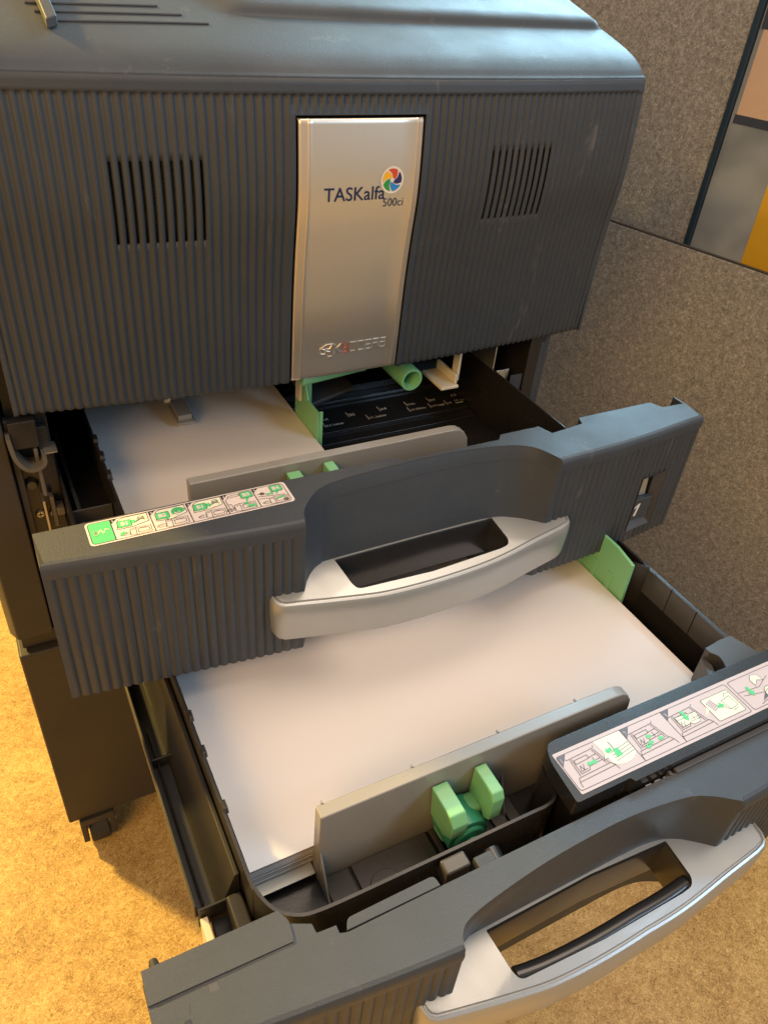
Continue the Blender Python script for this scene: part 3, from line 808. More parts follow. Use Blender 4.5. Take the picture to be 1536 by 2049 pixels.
# ================================================================== upper drawer (1)
d1 = empty('paper_drawer', (0, 0, 0)); d1.parent = cop
d1.location = Vector((.22, .20, .03))-cop.location; WORLD[d1.name] = Vector((.22, .20, .03))
d1['label'] = 'upper drawer numbered 1, half open, with a jam instruction sticker on its top'
back1 = [(.5175, .1890), (.4885, .1900), (.4835, .2018), (.3945, .2018), (.3905, .1920), (.3530, .1880), (.3480, .2018), (.3060, .2018), (.3000, .1950), (.2025, .1960), (.2010, .2018), (-.0800, .2030)]
o1, lp1, low1 = drawer_front('front_panel', d1, -.0805, .5175, .0300, .1630, 0.0, .0985, .3350, back1, .0965, True)
# number window cut into the ribbed face
for ob in (o1, low1):
    cut = G(); cut.box(.4515, .4860, .13, .1900, .0450, .1100); cm = cut.mesh(); cm.materials.append(M['black'])
    c0 = WORLD[ob.name]; cm.transform(Matrix.Translation(-c0)); l0 = ob.location.copy(); par = ob.parent
    ob.parent = None; ob.location = (0, 0, 0)
    co = bpy.data.objects.new('cut', cm); COL.objects.link(co)
    bo = ob.modifiers.new('b', 'BOOLEAN'); bo.operation = 'DIFFERENCE'; bo.object = co; bo.solver = 'EXACT'
    bpy.context.view_layer.update(); dg = bpy.context.evaluated_depsgraph_get(); nm = bpy.data.meshes.new_from_object(ob.evaluated_get(dg))
    ob.modifiers.clear(); ob.data = nm; bpy.data.objects.remove(co); nm.set_sharp_from_angle(angle=R(38))
    ob.parent = par; ob.location = l0
# end hook at the right
box('end_hook', .5150, .5175, .1893, .2030, .150, .1628, 'charcoal', d1, .0004)
g = G() # bevelled frame of the window
zf0, zf1, xf0, xf1 = .0450, .1100, .4515, .4860
def wy(x): return F0(x)-.0002
fo = [(xf0, zf0), (xf1, zf0), (xf1, zf1), (xf0, zf1)]; fi = [(xf0+.0020, zf0+.0100), (xf1-.0080, zf0+.0100), (xf1-.0080, zf1-.0020), (xf0+.0020, zf1-.0020)]
for i in range(4):
    a, b = fo[i], fo[(i+1) % 4]; c_, d_ = fi[(i+1) % 4], fi[i]
    g.face([(a[0], wy(a[0]), a[1]), (b[0], wy(b[0]), b[1]), (c_[0], wy(c_[0])+.0075, c_[1]), (d_[0], wy(d_[0])+.0075, d_[1])])
g.obj('window_frame', 'grey_black', d1, smooth=False)
box('number_plate', .4522, .4782, .1578, .1640, .0550, .0812, 'charcoal', d1, .0006)
g = G(); g.prism([(.1640, .0815), (.1800, .0815), (.1800, .1020), (.1690, .1000)], .4550, .4625, 'x'); g.obj('size_dial', 'gloss_black', d1, bevel=.0006)
g = G(); g.prism([(.1630, .0815), (.1800, .0815), (.1800, .1050), (.1650, .1010)], .4632, .4720, 'x'); g.obj('size_dial', 'steel', d1, bevel=.0006)
box('window_back', .4520, .4855, .1840, .1860, .0460, .1090, 'black', d1, .0004)
P = Print(lambda u, v, h: Vector((.4552+u/1000, .1577-h/1000, .0605+v/1000)))
P.poly([(3.4, 0), (6.4, 0), (8.8, 15.2), (6.4, 15.2), (2.2, 11.6), (2.6, 8.9), (5.5, 11.2)], 0, .05)
P.g.obj('drawer_number', 'white_print', d1, smooth=False)
handle(d1, 0, 0, 0)

# instruction sticker on the top plate
def lab1(u, v, h):
    return Vector((-.0465+u/1000, .1748+v/1000-.0000*u, .1632+h/1000))
P = Print(lab1)
P.poly(rrect(0, 148, 0, 26.3, 3), 0, .05)
P.line(rrect(1.6, 145.6, 1.5, 24.8, 2.6), .45, 1, .25, closed=True)
P.poly(rrect(1.9, 17, 1.8, 24.5, 2), 2, .2)
P.line([(17, 1.6), (17, 24.7)], .6, 1, .3)
P.line(circ(5.6, 11.6, 1.3, 12), .55, 3, .4, closed=True); P.line(circ(5.6, 14.3, 1.3, 12), .55, 3, .4, closed=True)
P.line([(7.2, 12), (9, 16), (10.8, 11), (12.4, 16.2), (13.6, 14.4), (14.6, 15.2)], .6, 3, .4)
dv = [17, 44, 71, 97.5, 121.5, 145.4]
for k in range(1, 5): P.line([(dv[k], 1.6), (dv[k], 24.7)], .6, 1, .3)
for k in range(5):
    a = dv[k]+.3
    P.poly([(a, 24.6), (a, 20.0), (a+4.4, 24.6)], 1, .32)
    P.text(str(k+1), a+.5, 21.6, 2.9, 0, .4, bold=.03)
def machine(u, v, s=1.0):
    L = lambda pts, w_=.32: P.line([(u+p[0]*s, v+p[1]*s) for p in pts], w_, 1, .35)
    L([(0, 1), (5, 0), (18, 1), (18.5, 9), (6, 10), (1, 9), (0, 1)]); L([(5, 0), (6, 10)]); L([(7, 2.5), (16.5, 3), (16.6, 7), (7.5, 7.6), (7, 2.5)])
    L([(9, 8), (15, 7.6)]); L([(1, 3), (-5, 2), (-7, 4), (-2, 4.6)]); L([(-6, 5), (-3, 6), (1, 5)]); L([(2, 7.5), (5, 8)])
def bubble(u, v, w_, t, tail, bgp=True):
    P.poly(rrect(u, u+w_, v, v+7.5, 1), 2, .40)
    P.poly([(u+w_*.35, v+1), (u+w_*.7, v+1), tail], 2, .38)
    P.line(rrect(u, u+w_, v, v+7.5, 1), .3, 1, .45, closed=True)
    P.text(t, u+w_/2, v+3.9, 5.2, 0, .5, bold=.05, center=True)
for k, a in ((0, dv[0]), (2, dv[2])):
    P.poly([(a+3, 12), (a+5, 22), (a+9, 24), (a+25.5, 24), (a+25, 15), (a+13, 12)], 3, .22)
    P.line([(a+3, 12), (a+5, 22), (a+9, 24), (a+25.5, 24), (a+25, 15), (a+13, 12)], .4, 1, .3, closed=True)
    machine(a+10, 2.2, .82); bubble(a+3.8, 13.2, 9.5, 'B1', (a+16, 18))
    P.poly([(a+12, 14.5), (a+17, 17), (a+16, 19.5), (a+11, 19)], 2, .41)
    for q in range(4): P.line([(a+15+q*1.5, 15+q), (a+19+q, 20-q*.6), (a+23, 21-q*1.5)], .35, 1, .36+.01*q)
    P.line(circ(a+20.5, 20, 2.0, 12), .35, 1, .4, closed=True)
P.poly([(a-10-14, 3.5), (a-24, 6), (a-21, 8), (a-19, 6.2), (a-20, 4.6)], 2, .4) if False else None
P.poly([(20, 4), (21, 7.4), (24, 9), (23.4, 6.8), (25.5, 6.4)], 2, .4)
a = dv[1]
P.poly([(a+3, 12), (a+4.5, 22), (a+8, 24), (a+25, 24), (a+25.6, 15), (a+14, 11)], 3, .22)
P.line([(a+3, 12), (a+4.5, 22), (a+8, 24), (a+25, 24), (a+25.6, 15), (a+14, 11)], .4, 1, .3, closed=True)
bubble(a+3.5, 13, 9.5, 'B2', (a+13, 10)); P.poly(circ(a+19.5, 18, 4.8, 20, -20, 220)+[(a+17, 17.6)], 2, .4); P.line(circ(a+20.5, 18, 2.3, 14), .4, 1, .45, closed=True); P.line(circ(a+20.5, 18, 4.2, 14, 0, 250), .35, 1, .45)
machine(a+8, 2, .9)
a = dv[3]
P.line([(a+4, 20), (a+13, 20.6), (a+13.4, 22.6), (a+4.6, 22.2), (a+4, 20)], .35, 1, .35)
P.line([(a+2, 3), (a+1.6, 18), (a+3.4, 20)], .35, 1, .35); P.line([(a+2, 12), (a+4, 12), (a+5, 6), (a+2, 5)], .35, 1, .35)
machine(a+5, 2, .9); bubble(a+13.5, 16, 9, 'B3', (a+15.5, 10)); P.poly([(a+14, 5.4), (a+21, 4), (a+22, 6.6), (a+15.4, 7.6)], 2, .42); P.poly([(a+13, 9), (a+17, 8.4), (a+16, 10.4), (a+13, 10.4)], 2, .42)
a = dv[4]
machine(a+8, 2, .8); bubble(a+13.2, 16.2, 9, 'B4', (a+16, 12.5))
P.line([(a+2, 14), (a+12, 12), (a+22, 10.5)], .4, 1, .36); P.line([(a+2, 17), (a+13, 14.6)], .4, 1, .36); P.line([(a+1, 11), (a+10, 9.4)], .35, 1, .36)
P.poly([(a+8.4, 15), (a+13, 16.4), (a+14, 13.6), (a+12.6, 13.2), (a+12, 14.6), (a+9, 13.4)], 2, .42); P.poly([(a+12, 6.6), (a+21, 7.6), (a+21.4, 9.2), (a+16, 8.6)], 2, .42)
P.poly(circ(a+5.6, 16.6, 1.7, 14), 1, .4); P.text('1', a+5.6, 16.6, 3, 0, .5, center=True); P.poly(circ(a+20.5, 4.6, 1.7, 14), 1, .4); P.text('2', a+20.5, 4.6, 3, 0, .5, center=True)
P.g.obj('instruction_sticker', ['lab_base', 'lab_line', 'lab_green', 'lab_cream'], d1, smooth=False, weld=False, recalc=False)

# tray of the upper drawer
TX, TY, TZ = -.002, .275, .0825
g = G()
g.box(-.050, .446, .206, .66, .0430, .0500)                     # floor
g.box(.4275, .4300, .2500, .70, .0500, .1180)                  # right wall
g.box(-.0110, -.0085, .215, .66, .0500, .1080)                 # left inner wall
g.box(-.0480, -.0455, .205, .66, .0500, .0900)                 # left outer wall
g.box(-.0455, -.0110, .205, .66, .0500, .0620)
g.box(-.0500, .4300, .1990, .2040, .0400, .1480)
g.box(.3000, .4275, .2040, .2200, .0505, .0900)
tray1 = g.obj('tray', 'black', d1, bevel=.0008)
g = G()
for y in (.330, .362, .392): G().prism([(y, .1060), (y+.012, .1060), (y+.012, .1105), (y+.003, .1105)], -.0112, -.0070, 'x').obj('side_stop', 'black', d1, bevel=.0004)
g = G(); g.box(-.0450, -.0120, .325, .3265, .0620, .0850); g.box(-.040, -.0365, .205, .5, .0622, .0720); g.obj('channel_rib', 'grey_black', d1, bevel=.0005)
# slide track of the length guide with paper-size scale
g = G(); g.box(.2060, .4260, .4150, .4700, .0502, .0545); g.box(.2060, .4260, .3960, .4100, .0502, .0520); g.box(.2060, .4260, .4720, .4735, .0502, .0590)
g.box(.2060, .4260, .5000, .5015, .0502, .0590)
g.obj('guide_track', 'gloss_black', d1, bevel=.0006)
g = G(); g.prism([(.2250, .3000), (.3300, .3000), (.3300, .3010), (.225, .301)], .0503, .0510)
g = G(); g.box(.20, .2950, .3150, .3350, .0502, .0640); g.obj('guide_foot', 'greige', d1, bevel=.003)
P = Print(lambda u, v, h: Vector((.2+u/1000, .40+v/1000, .0546+h/1000)))
def scale(u, v, s, size=8, tick=True):
    if tick: P.line([(u-1.5, v+9), (u-1.5, v-1)], .9, 0, .3)
    P.text(s, u, v, size, 0, .3, bold=.01)
for u, s in ((42, 'A4'), (77, 'B5'), (118, 'A4'), (155, 'Folio'), (186, 'B4')): scale(u, 40, s, 7 if s != 'Folio' else 5, s != 'Folio' or True)
for u, s in ((42, '8.5 Letter'), (97, '11, Letter'), (152, '13 Oficio'), (181, '14 Legal'), (204, '15')): scale(u, 27, s, 5.5)
P.text('17, Ledger', 214, 29, 6, 0, .3); P.text('A3', 217, 42, 7, 0, .3)
P.line([(214, 26), (224, 26)], 1.6, 0, .3)
P.g.obj('size_scale', 'white_print', d1, smooth=False)
P = Print(lambda u, v, h: Vector((.3+u/1000, .30+v/1000, .0503+h/1000)))
P.line([(10, 61), (78, 61)], .9, 0, .2); P.text('5', 64, 63.5, 9, 0, .2, bold=.03); P.text('1/2', 69.5, 64.5, 6, 0, .2, bold=.02); P.line([(20, 40), (50, 40)], .9, 0, .2)
P.g.obj('width_scale', 'white_print', d1, smooth=False)
# green length guide
g = G(); g.prism([(.3690, .0505), (.4300, .0505), (.4300, .1330), (.4060, .1330), (.3960, .1120), (.3690, .1120)], .2040, .2065, 'x')
g.box(.2065, .2105, .3690, .3715, .0506, .1120); g.box(.2065, .2120, .4030, .4055, .0506, .1330)
g.obj('length_guide', 'green', d1, bevel=.0008)
box('guide_pad', .2000, .2038, .4080, .4200, .1050, .1330, 'cream', d1)
guide(d1, TX, TY, TZ, x1=.3215, zb=-.032); clamp(d1, TX, TY, TZ+.008)

# ================================================================== lower drawer (2)
d2 = empty('paper_drawer', (0, 0, 0)); d2.parent = cop
d2.location = Vector((.22, -.07, -.088))-cop.location; WORLD[d2.name] = Vector((.22, -.07, -.088))
d2['label'] = 'lower drawer pulled furthest out, with a grey guide and a pinkish instruction strip'
DY2 = -.2655
back2 = [(.5125, -.0781), (.0985, -.0781), (.0338, -.0785), (.0290, -.0770), (-.0076, -.0761), (-.0426, -.0757), (-.0590, -.0758), (-.0598, -.0813), (-.0673, -.0816), (-.0780, -.0816)]
o2, lp2, _ = drawer_front('front_panel', d2, -.0805, .5125, -.0800, .0420, DY2, .0915, .3260, back2, -.0160, dx_=-.003, yback=-.0830,
    rtop=[(.0915, None), (.0950, .1570), (.1040, .1630), (.1285, .1676), (.1750, .1725), (.2360, .1740), (.2850, .1690), (.3050, .1620), (.3260, None)])
handle(d2, -.0030, -.2660, -.1125, bar=True, stretch=.09, swing=.065)
# raised strip at the plate's left back, the lower ledge in front of it and the flap
g = G(); g.prism(roundpoly([(-.0790, -.0492), (-.0796, -.0684), (.0032, -.0702), (.0044, -.0655), (.0048, -.0599), (.0040, -.0560), (.0010, -.0498)], [0, 0, 0, 0, 0, 0, 0]), .0320, .0428)
g.obj('plate_strip', 'charcoal', d2, bevel=.0004)
g = G(); g.prism([(-.0798, -.0900), (.0294, -.0800), (.0294, -.0716), (.0172, -.0708), (.0167, -.0649), (.0050, -.0594), (-.0100, -.0580), (-.0798, -.0560)], .0300, .0415)
g.obj('plate_ledge', 'charcoal', d2, bevel=.0006)
g = G(); g.prism([(-.0480, -.0800), (-.0478, -.0712), (-.0426, -.0712), (-.0426, -.0800)], .0395, .0417); g.obj('ledge_step', 'grey_black', d2, bevel=.0002)
g = G(); g.prism(roundpoly([(.0338, -.0776), (.0973, -.0776), (.0965, -.0705), (.0362, -.0712)], [0, 0, .004, .004]), .0370, .0427)
g.obj('flap', 'charcoal', d2, bevel=.0006)
P = Print(lambda u, v, h: Vector((u/1000, v/1000, .0416+h/1000)))
P.line([(-75, -69.9), (3.0, -70.9)], 1.1, 0, .0)  # painted black line for the shadow in the gap between strip and ledge
P.g.obj('gap_shadow_line', 'black', d2, smooth=False)
g = G(); g.tube([(-.0715, -.0500, .0360), (-.0715, -.0470, .0355), (-.0715, -.0430, .0350)], .0042, 12, r2=.0022); g.obj('locating_pin', 'rubber', d2)
g = G(); g.box(-.0640, -.0610, -.0880, -.0835, .0418, .0426); g.obj('lock_socket', 'black', d2, bevel=.0003)

# tray
rim = arcpath([(-.0048, .30), (-.0048, .10), (-.0048, -.010), (-.0035, -.026), (.0030, -.0420), (.0150, -.0510), (.0300, -.0535), (.0600, -.0540)], 70)+arcpath([(.0700, -.0540), (.1800, -.0540), (.1990, -.0540), (.2090, -.0510), (.2135, -.0420), (.2140, -.0330), (.2180, -.0260), (.2260, -.0200)], 56)
g = G()
g.box(-.0050, .4460, -.0540, .34, -.0340, -.0300)           # floor
g.wall(rim, .0022, -.0340, .0290, side=-1)
g.box(.4460, .4485, .0080, .34, -.0340, .0350)             # right wall
g.obj('tray', 'black', d2, angle=35)
for ya, yb_ in ((.0090, .0440), (.0450, .0760), (.0770, .1080)): G().box(.4448, .4459, ya, yb_, .0060, .0348).obj('wall_panel', 'grey_black', d2, bevel=.0003)
G().prism([(.4461, .1090), (.4300, .1300), (.4300, .20), (.4320, .20), (.4320, .1310), (.4485, .1095)], -.0300, .0350).obj('rear_wall', 'black', d2, angle=35)
G().prism([(.0000, .0080), (.0, .34), (.012, .34), (.012, .008)], -.0298, -.0100).obj('floor_rail', 'gloss_black', d2) if False else None
G().box(.4220, .4330, .0080, .30, -.0299, -.0120).obj('floor_rail', 'gloss_black', d2, bevel=.001)
g = G() # left channel
g.prism([(-.0380, -.004), (-.0075, -.004), (-.0075, .34), (-.0370, .34), (-.0370, .0)], -.0360, -.0290)
g.prism([(-.0390, .0), (-.0370, .0), (-.0370, .34), (-.0390, .34)], -.0289, -.0150)
g.box(-.0325, -.0310, .0050, .16, -.0289, -.0235)
g.prism([(-.0368, .125), (-.0075, .125), (-.0075, .1270), (-.0368, .1270)], -.0289, -.0190)
g.box(-.0370, -.0075, -.0050, -.0030, -.0289, -.0120)
g.prism([(-.0240, -.0288), (-.0078, -.0288), (-.0078, .0100), (-.0110, .0100)], -.0028, .34, 'y')
g.obj('rail_channel', 'channel', d2, bevel=.0008)
G().box(-.0300, -.0080, -.0490, -.0055, -.0400, -.0300).obj('rail_end', 'channel', d2, bevel=.001)
G().box(-.0190, -.0080, -.0490, -.0055, -.0298, -.0050).obj('rail_end', 'channel', d2, bevel=.002)
g = G(); g.box(-.0370, -.0320, -.0460, -.0060, -.0560, -.0200); g.obj('slide_rail', 'cream', d2, bevel=.0005)
g = G()
for y in (.030, .078, .112): G().prism([(y, .0288), (y+.010, .0288), (y+.010, .0315), (y+.003, .0315)], -.0060, -.0030, 'x').obj('side_stop', 'black', d2, bevel=.0004)
# inside floor details
g = G(); 
for bb in ((.0492, .0690, -.0280), (.0712, .1330, -.0270), (.1850, .1965, -.0275), (.1985, .2080, -.0275), (.1360, .1400, -.0265)):
    G().box(bb[0], bb[1], -.0515, -.0110, -.0299, bb[2]).obj('tray_floor_plate', 'grey_black', d2, bevel=.0006)
g.tube([(.0890, -.0360, -.0272), (.0890, -.0360, -.0255)], .0125, 28)
g.obj('round_boss', 'grey_black', d2, bevel=.0006)
g = G(); g.tube([(.0950, -.0380, -.0254), (.0950, -.0380, -.0240)], .0045, 16); g.obj('screw_boss', 'black', d2, bevel=.0004)
g = G(); g.box(.0560, .0650, -.0450, -.0360, -.0298, -.0290); g.obj('cork_pad', 'ochre', d2)
g = G(); g.tube([(.1210, -.0430, -.0268), (.1210, -.0430, -.0240)], .0060, 20); g.obj('metal_stud', 'cream', d2, bevel=.0006)
g = G(); g.prism([(-.0105, -.030), (-.0290, -.030), (-.0105, .006)], .0464, .0478, 'x'); g.obj('guide_fin', 'greige', d2, bevel=.0003)
g = G(); g.prism([(-.0105, -.030), (-.0260, -.030), (-.0105, .008)], .1960, .1972, 'x'); g.obj('guide_fin', 'greige', d2, bevel=.0003)
box('lift_plate', .0005, .0450, -.0085, .20, -.0225, -.0215, 'pale_steel', d2, .0003)
g = G(); g.box(.0420, .0450, -.0090, -.0050, -.0290, -.0216); g.obj('plate_tab', 'black', d2, bevel=.0004)
guide(d2, 0, 0, 0); clamp(d2, 0, 0, 0)
g = G()
for x in (.05, .118, .19, .262): G().box(x, x+.0014, -.0008, .0012, .0492, .0508).obj('guide_nib', 'greige', d2)
# green length guide with three slots
g = G(); g.prism([(.1085, -.030), (.2150, -.030), (.2150, .050), (.1340, .050), (.1100, .0450)], .4215, .4250, 'x')
for y in (.128, .150, .172): g.box(.4205, .4214, y, y+.006, -.02, .020)
g.obj('length_guide', 'green', d2, bevel=.0008)
# right corner column and the label deck
post = roundpoly([(.4060, -.0280), (.4145, -.0190), (.4200, -.0060), (.4150, .0010), (.4148, .0062), (.4350, .0085), (.4480, .0085), (.4600, -.0300), (.4600, -.0700), (.4000, -.0700)], [.004, .005, .004, .001, .001, .001, .001, 0, 0, 0])
g = G(); g.prism(post, -.034, .0380); g.obj('corner_post', 'grey_black', d2, bevel=.0010)
g = G(); g.prism([(.4150, -.0060), (.4150, .0030), (.4130, .0050), (.3960, -.0240), (.4040, -.0280)], -.034, .0290); g.obj('post_web', 'grey_black', d2, bevel=.0008)
deck = roundpoly([(.2085, -.0712), (.2562, -.0712), (.2582, -.0747), (.4951, -.0747), (.4951, -.0231), (.2179, -.0231), (.2115, -.0358)], [.003, .0, 0, 0, 0, .006, .010])
g = G(); g.prism(deck, .0340, .0500); g.obj('label_deck', 'gloss_black', d2, bevel=.0028, seg=3)
g = G(); g.prism([(.2160, -.0660), (.2562, -.0700), (.4000, -.0700), (.4000, -.0260), (.2220, -.0260)], -.0300, .0338); g.obj('deck_underside', 'black', d2)
g = G(); g.box(.2960, .5080, -.0795, -.0752, .0380, .0436); g.box(.2900, .2930, -.0790, -.0752, .0340, .0430)
g.obj('deck_ledge', 'grey_black', d2, bevel=.0006)
# mechanism in the gap behind the front plate
g = G(); g.box(.1100, .1290, -.0690, -.0575, .0120, .0285); g.obj('link_block', 'grey_black', d2, bevel=.002)
g = G(); g.box(.1310, .1450, -.0765, -.0660, .0150, .0300); g.obj('link_arm', 'charcoal', d2, bevel=.001)
G().tube([(.1480, -.0740, .0180), (.1490, -.0620, .0180)], .0070, 20).obj('pulley', 'gloss_black', d2, bevel=.0008)
G().tube([(.2620, -.0770, .0240), (.2630, -.0730, .0240)], .0080, 20).obj('pulley', 'gloss_black', d2, bevel=.0008)
for k in range(3): G().box(.2700+k*.0085, .2755+k*.0085, -.0790, -.0755, .0300, .0385).obj('spring_link', 'steel', d2, bevel=.0005)
box('gap_floor', .0350, .3900, -.0760, -.0560, -.0600, -.0580, 'black', d2)

P = Print(lambda u, v, h: Vector((.0600+u/1000, -.0558+v/1000, .0290+h/1000)))

# instruction strip on the deck
def lab2(u, v, h): return Vector((.2154+u*.982/1000, -.0673+v*.982/1000, .0502+h/1000))
P = Print(lab2)
P.poly(rrect(0, 262, -.3, 35, 1.2), 0, .03)
LN = .5
P.line(rrect(1, 174, 2.2, 31.8, 2), LN, 1, .2, closed=True)
P.line(rrect(177.2, 258, 2.2, 31.8, 2), LN, 1, .2, closed=True)
P.line([(67, 31.8), (57.6, 2.2)], LN, 1, .2) if False else P.line([(59.5, 2.2), (66.0, 31.8)], .01, 1, .2)
for u in (61.5, 103.0): P.line([(u, 2.2), (u, 31.8)], LN, 1, .2)
for u, s in ((1.2, '1'), (61.7, '2'), (103.2, '3')):
    P.poly([(u, 31.6), (u, 22.5), (u+8.5, 31.6)], 1, .22); P.text(s, u+.9, 26.0, 4.8, 0, .3)
def tray_icon(u, v):
    L = lambda pts, w_=.42: P.line([(u+p[0], v+p[1]) for p in pts], w_, 1, .3)
    L([(0, 24), (2, 22.5), (26, 23.5), (28, 25)]); L([(4, 22), (3, 8)]); L([(5.5, 22), (4.8, 9)]); L([(26, 22.8), (30, 8.4)]); L([(24.5, 22.6), (28, 8.8)])
    L([(-1, 0), (-.5, 4), (1, 7), (31, 8), (33, 5), (34, 1)]); L([(-.5, 4), (33, 5)]); L([(6, 17), (18, 17.6), (18.4, 20.6), (6.4, 20.2), (6, 17)])
    L([(5, 9), (13, 9.4), (14.5, 12), (27, 12.6)]); L([(6, 11), (8, 15), (9, 11), (11, 15)]); L([(6, 10.5), (12, 11)]); L([(18, 14), (26, 14.6)]); L([(18, 18), (25.5, 18.6)]); L([(21, 13), (21, 17)])
tray_icon(5.5, 4.0); tray_icon(62.8, 3.2)
# panel 1 bubble
P.poly([(35.5, 31.5), (60.5, 31.5), (60.8, 12.5)]+[(48.5+12.3*math.cos(R(a)), 14.5+7.5*math.sin(R(a))) for a in range(-20, -170, -15)]+[(37.2, 16), (33, 15), (37, 20.4)], 3, .24)
P.line([(37.2, 19.5), (33, 15.2), (37.4, 15.8)], .35, 1, .33)
for v in (13, 15.5, 18, 20.5): P.line([(42, v-2), (60.5, v+.6)], .4, 1, .33)
P.poly([(44, 13), (50, 13.6), (49.6, 20.5), (45, 20)], 2, .36); P.line([(46.4, 20), (46, 27)], .7, 1, .38)
P.poly([(38.5, 20.5), (41, 23.6), (41, 22), (44.6, 22.6), (44.6, 19.6), (41, 19), (41, 17.6)], 2, .36)
P.poly([(19, 17.4), (21.4, 19.8), (21.4, 18.6), (25.6, 18.6), (25.6, 19.8), (28, 17.4), (25.6, 15), (25.6, 16.2), (21.4, 16.2), (21.4, 15)], 2, .36)
for (u, v) in ((70, 11), (74, 13), (76, 18), (84, 13)): P.poly([(u, v), (u+2.5, v+2.4), (u+2.5, v+1), (u+5, v+1), (u+5, v-1), (u+2.5, v-1), (u+2.5, v-2.4)], 2, .36)
# panel 3
tray_icon(104.0, 2.6)
P.poly([(109.5, 22.8), (131, 21), (127.6, 12.5), (121, 12), (119, 14), (110.8, 13.4)], 3, .26); P.line([(109.5, 22.8), (131, 21), (127.6, 12.5), (121, 12), (119, 14), (110.8, 13.4)], .3, 1, .33, closed=True)
P.poly([(117.5, 26), (120.5, 26), (120.5, 20.5), (122.5, 20.5), (119, 16), (115.5, 20.5), (117.5, 20.5)], 2, .4)
P.poly(rrect(141.8, 170.8, 5.6, 27, 1.2), 3, .26); P.line(rrect(141.8, 170.8, 5.6, 27, 1.2), .4, 1, .33, closed=True)
P.poly([(142, 17), (134.5, 13.4), (142, 21)], 3, .27)
P.poly([(144, 22.5), (150, 24.5), (152, 16.5), (146, 14.5)], 0, .34); P.line([(144, 22.5), (150, 24.5), (152, 16.5), (146, 14.5)], .35, 1, .36, closed=True)
for q in range(4): P.line([(146-.0+q*.4, 21.4-q*1.5), (149.6+q*.4, 22.6-q*1.5)], .3, 1, .37)
P.poly([(151, 18), (154, 18), (154, 20), (157.4, 16.6), (154, 13.4), (154, 15.2), (151, 15.2)], 2, .38)
P.line([(158, 20), (168, 21.6), (168.6, 12), (160, 10.6), (158, 20)], .4, 1, .36); P.line([(160, 10.6), (157, 13.4), (157, 17)], .4, 1, .36); P.line([(161, 9), (167, 10)], .4, 1, .36); P.line([(163, 22.4), (166, 24.8), (170, 24)], .4, 1, .36)
# panel 4
P.line([(178, 20), (200, 18), (215, 24)], .4, 1, .3); P.line([(180, 16), (201, 12), (212, 16)], .4, 1, .3); P.line([(188, 4), (200, 6.5), (210, 5)], .4, 1, .3)
P.poly([(198, 20), (204, 24), (209, 22), (208, 28), (202, 30), (198, 26)], 3, .3); P.line([(198, 20), (204, 24), (209, 22), (208, 28), (202, 30), (198, 26)], .4, 1, .33, closed=True)
P.poly([(187.5, 22), (190.5, 22), (190.5, 17), (192.5, 17), (189, 12.5), (185.5, 17), (187.5, 17)], 2, .36)
P.poly(circ(206, 10, 6, 20), 3, .3); P.line(circ(206, 10, 6, 20), .5, 1, .34, closed=True); P.poly([(192, 6), (200, 8), (200, 12)], 1, .31)
P.g.obj('instruction_strip', ['lab_pink', 'lab_grey', 'lab_green', 'lab_cream'], d2, smooth=False, weld=False, recalc=False)

# ================================================================== things above the upper tray, under the cover
g = G(); y0 = .365
n = 28; ro, ri = .0125, .0095
for (ra, rb, ya, yb) in ((ro, ro, y0, .46), (ri, ri, .46, y0)):
    pass
vs = []; fs = []
cx, cz = .3090, .1345
for r_, y in ((ri, .46), (ri, y0), (ri+.0003, y0-.0006), (ro-.0003, y0-.0006), (ro, y0), (ro, .46)):
    for k in range(n): vs.append((cx+r_*math.cos(2*math.pi*k/n), y, cz+r_*math.sin(2*math.pi*k/n)))
for i in range(5):
    for k in range(n): fs.append((i*n+k, i*n+(k+1) % n, (i+1)*n+(k+1) % n, (i+1)*n+k))
g.add(vs, fs); g.obj('release_tube', 'green', cop, angle=40)
g = G(); g.box(.3180, .3600, .372, .40, .1515, .1640); g.obj('feed_lever', 'dark_green', cop, bevel=.001)
g = G(); g.tube([(.1800, .3580, .1585), (.2500, .3660, .1600)], .0055, 14); g.box(.18, .252, .361, .40, .156, .164); g.obj('release_bar', 'green', cop, bevel=.001)
g = G(); g.box(.3655, .3685, .3640, .376, .124, .172); g.obj('stop_bracket', 'cream', cop, bevel=.001)
g = G(); g.box(.3420, .3640, .3560, .400, .1200, .1235); g.box(.3605, .3640, .3600, .400, .1236, .1340); g.obj('stop_pad', 'cream', cop, bevel=.001)
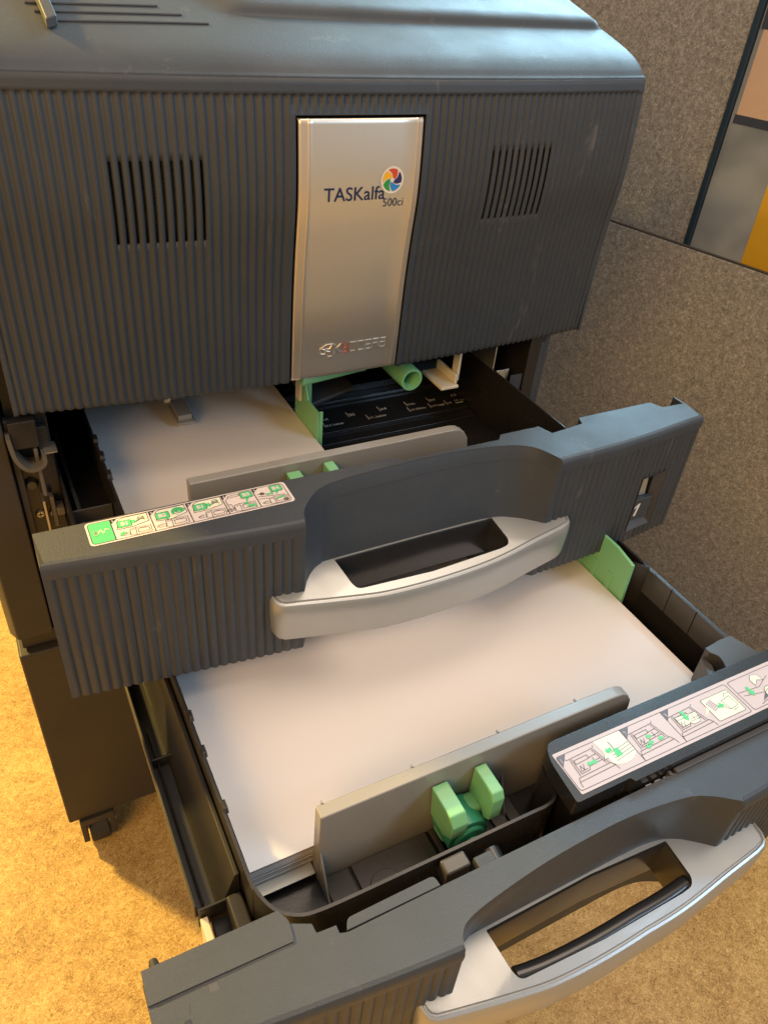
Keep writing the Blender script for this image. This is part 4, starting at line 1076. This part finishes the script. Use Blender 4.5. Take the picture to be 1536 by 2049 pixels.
g = G(); g.box(.4280, .4300, .385, .45, .085, .150); g.box(.4305, .4480, .3800, .3815, .08, .118); g.obj('metal_bracket', 'steel', cop, bevel=.0004)
g = G(); g.box(.4480, .4640, .3740, .3760, .04, .112); g.obj('grey_plate', 'charcoal', cop, bevel=.0004)
g = G(); g.prism(roundpoly([(.0770, .4350), (.0960, .4350), (.0960, .4750), (.0770, .4750)], .003), .0850, .0870); g.prism([(.0790, .440), (.0930, .440), (.0930, .475), (.0790, .475)], .0872, .0930)
g.obj('paper_sensor', 'greige', cop, bevel=.0006)
g = G(); g.tube([(.072, .47, .100), (.078, .47, .100)], .006, 14); g.obj('sensor_roller', 'cream', cop, bevel=.0005)
g = G(); g.prism([(.2150, .4100), (.2750, .4300), (.2750, .50), (.2150, .50)], .095, .099); g.obj('feed_plate', 'grey_black', cop, bevel=.001); G().box(.345, .40, .43, .50, .10, .104).obj('feed_plate', 'grey_black', cop, bevel=.001)

# ================================================================== paper
def ream(x0, x1, y0, y1, z0, z1):
    g = G(); n = 34; vs = []; fs = []; rs = random.Random(3); ox = oy = 0
    for i in range(n+1):
        z = z0+(z1-z0)*i/n
        if i % 2 == 0: ox = rs.uniform(-.00022, .00022); oy = rs.uniform(-.00028, .00028)
        if i == n: ox = oy = 0
        vs += [(x0+ox, y0+oy, z), (x1+ox, y0+oy, z), (x1+ox, y1, z), (x0+ox, y1, z)]
    for i in range(n):
        for j in range(4): fs.append((i*4+j, i*4+(j+1) % 4, (i+1)*4+(j+1) % 4, (i+1)*4+j))
    fs += [(3, 2, 1, 0), (n*4, n*4+1, n*4+2, n*4+3)]
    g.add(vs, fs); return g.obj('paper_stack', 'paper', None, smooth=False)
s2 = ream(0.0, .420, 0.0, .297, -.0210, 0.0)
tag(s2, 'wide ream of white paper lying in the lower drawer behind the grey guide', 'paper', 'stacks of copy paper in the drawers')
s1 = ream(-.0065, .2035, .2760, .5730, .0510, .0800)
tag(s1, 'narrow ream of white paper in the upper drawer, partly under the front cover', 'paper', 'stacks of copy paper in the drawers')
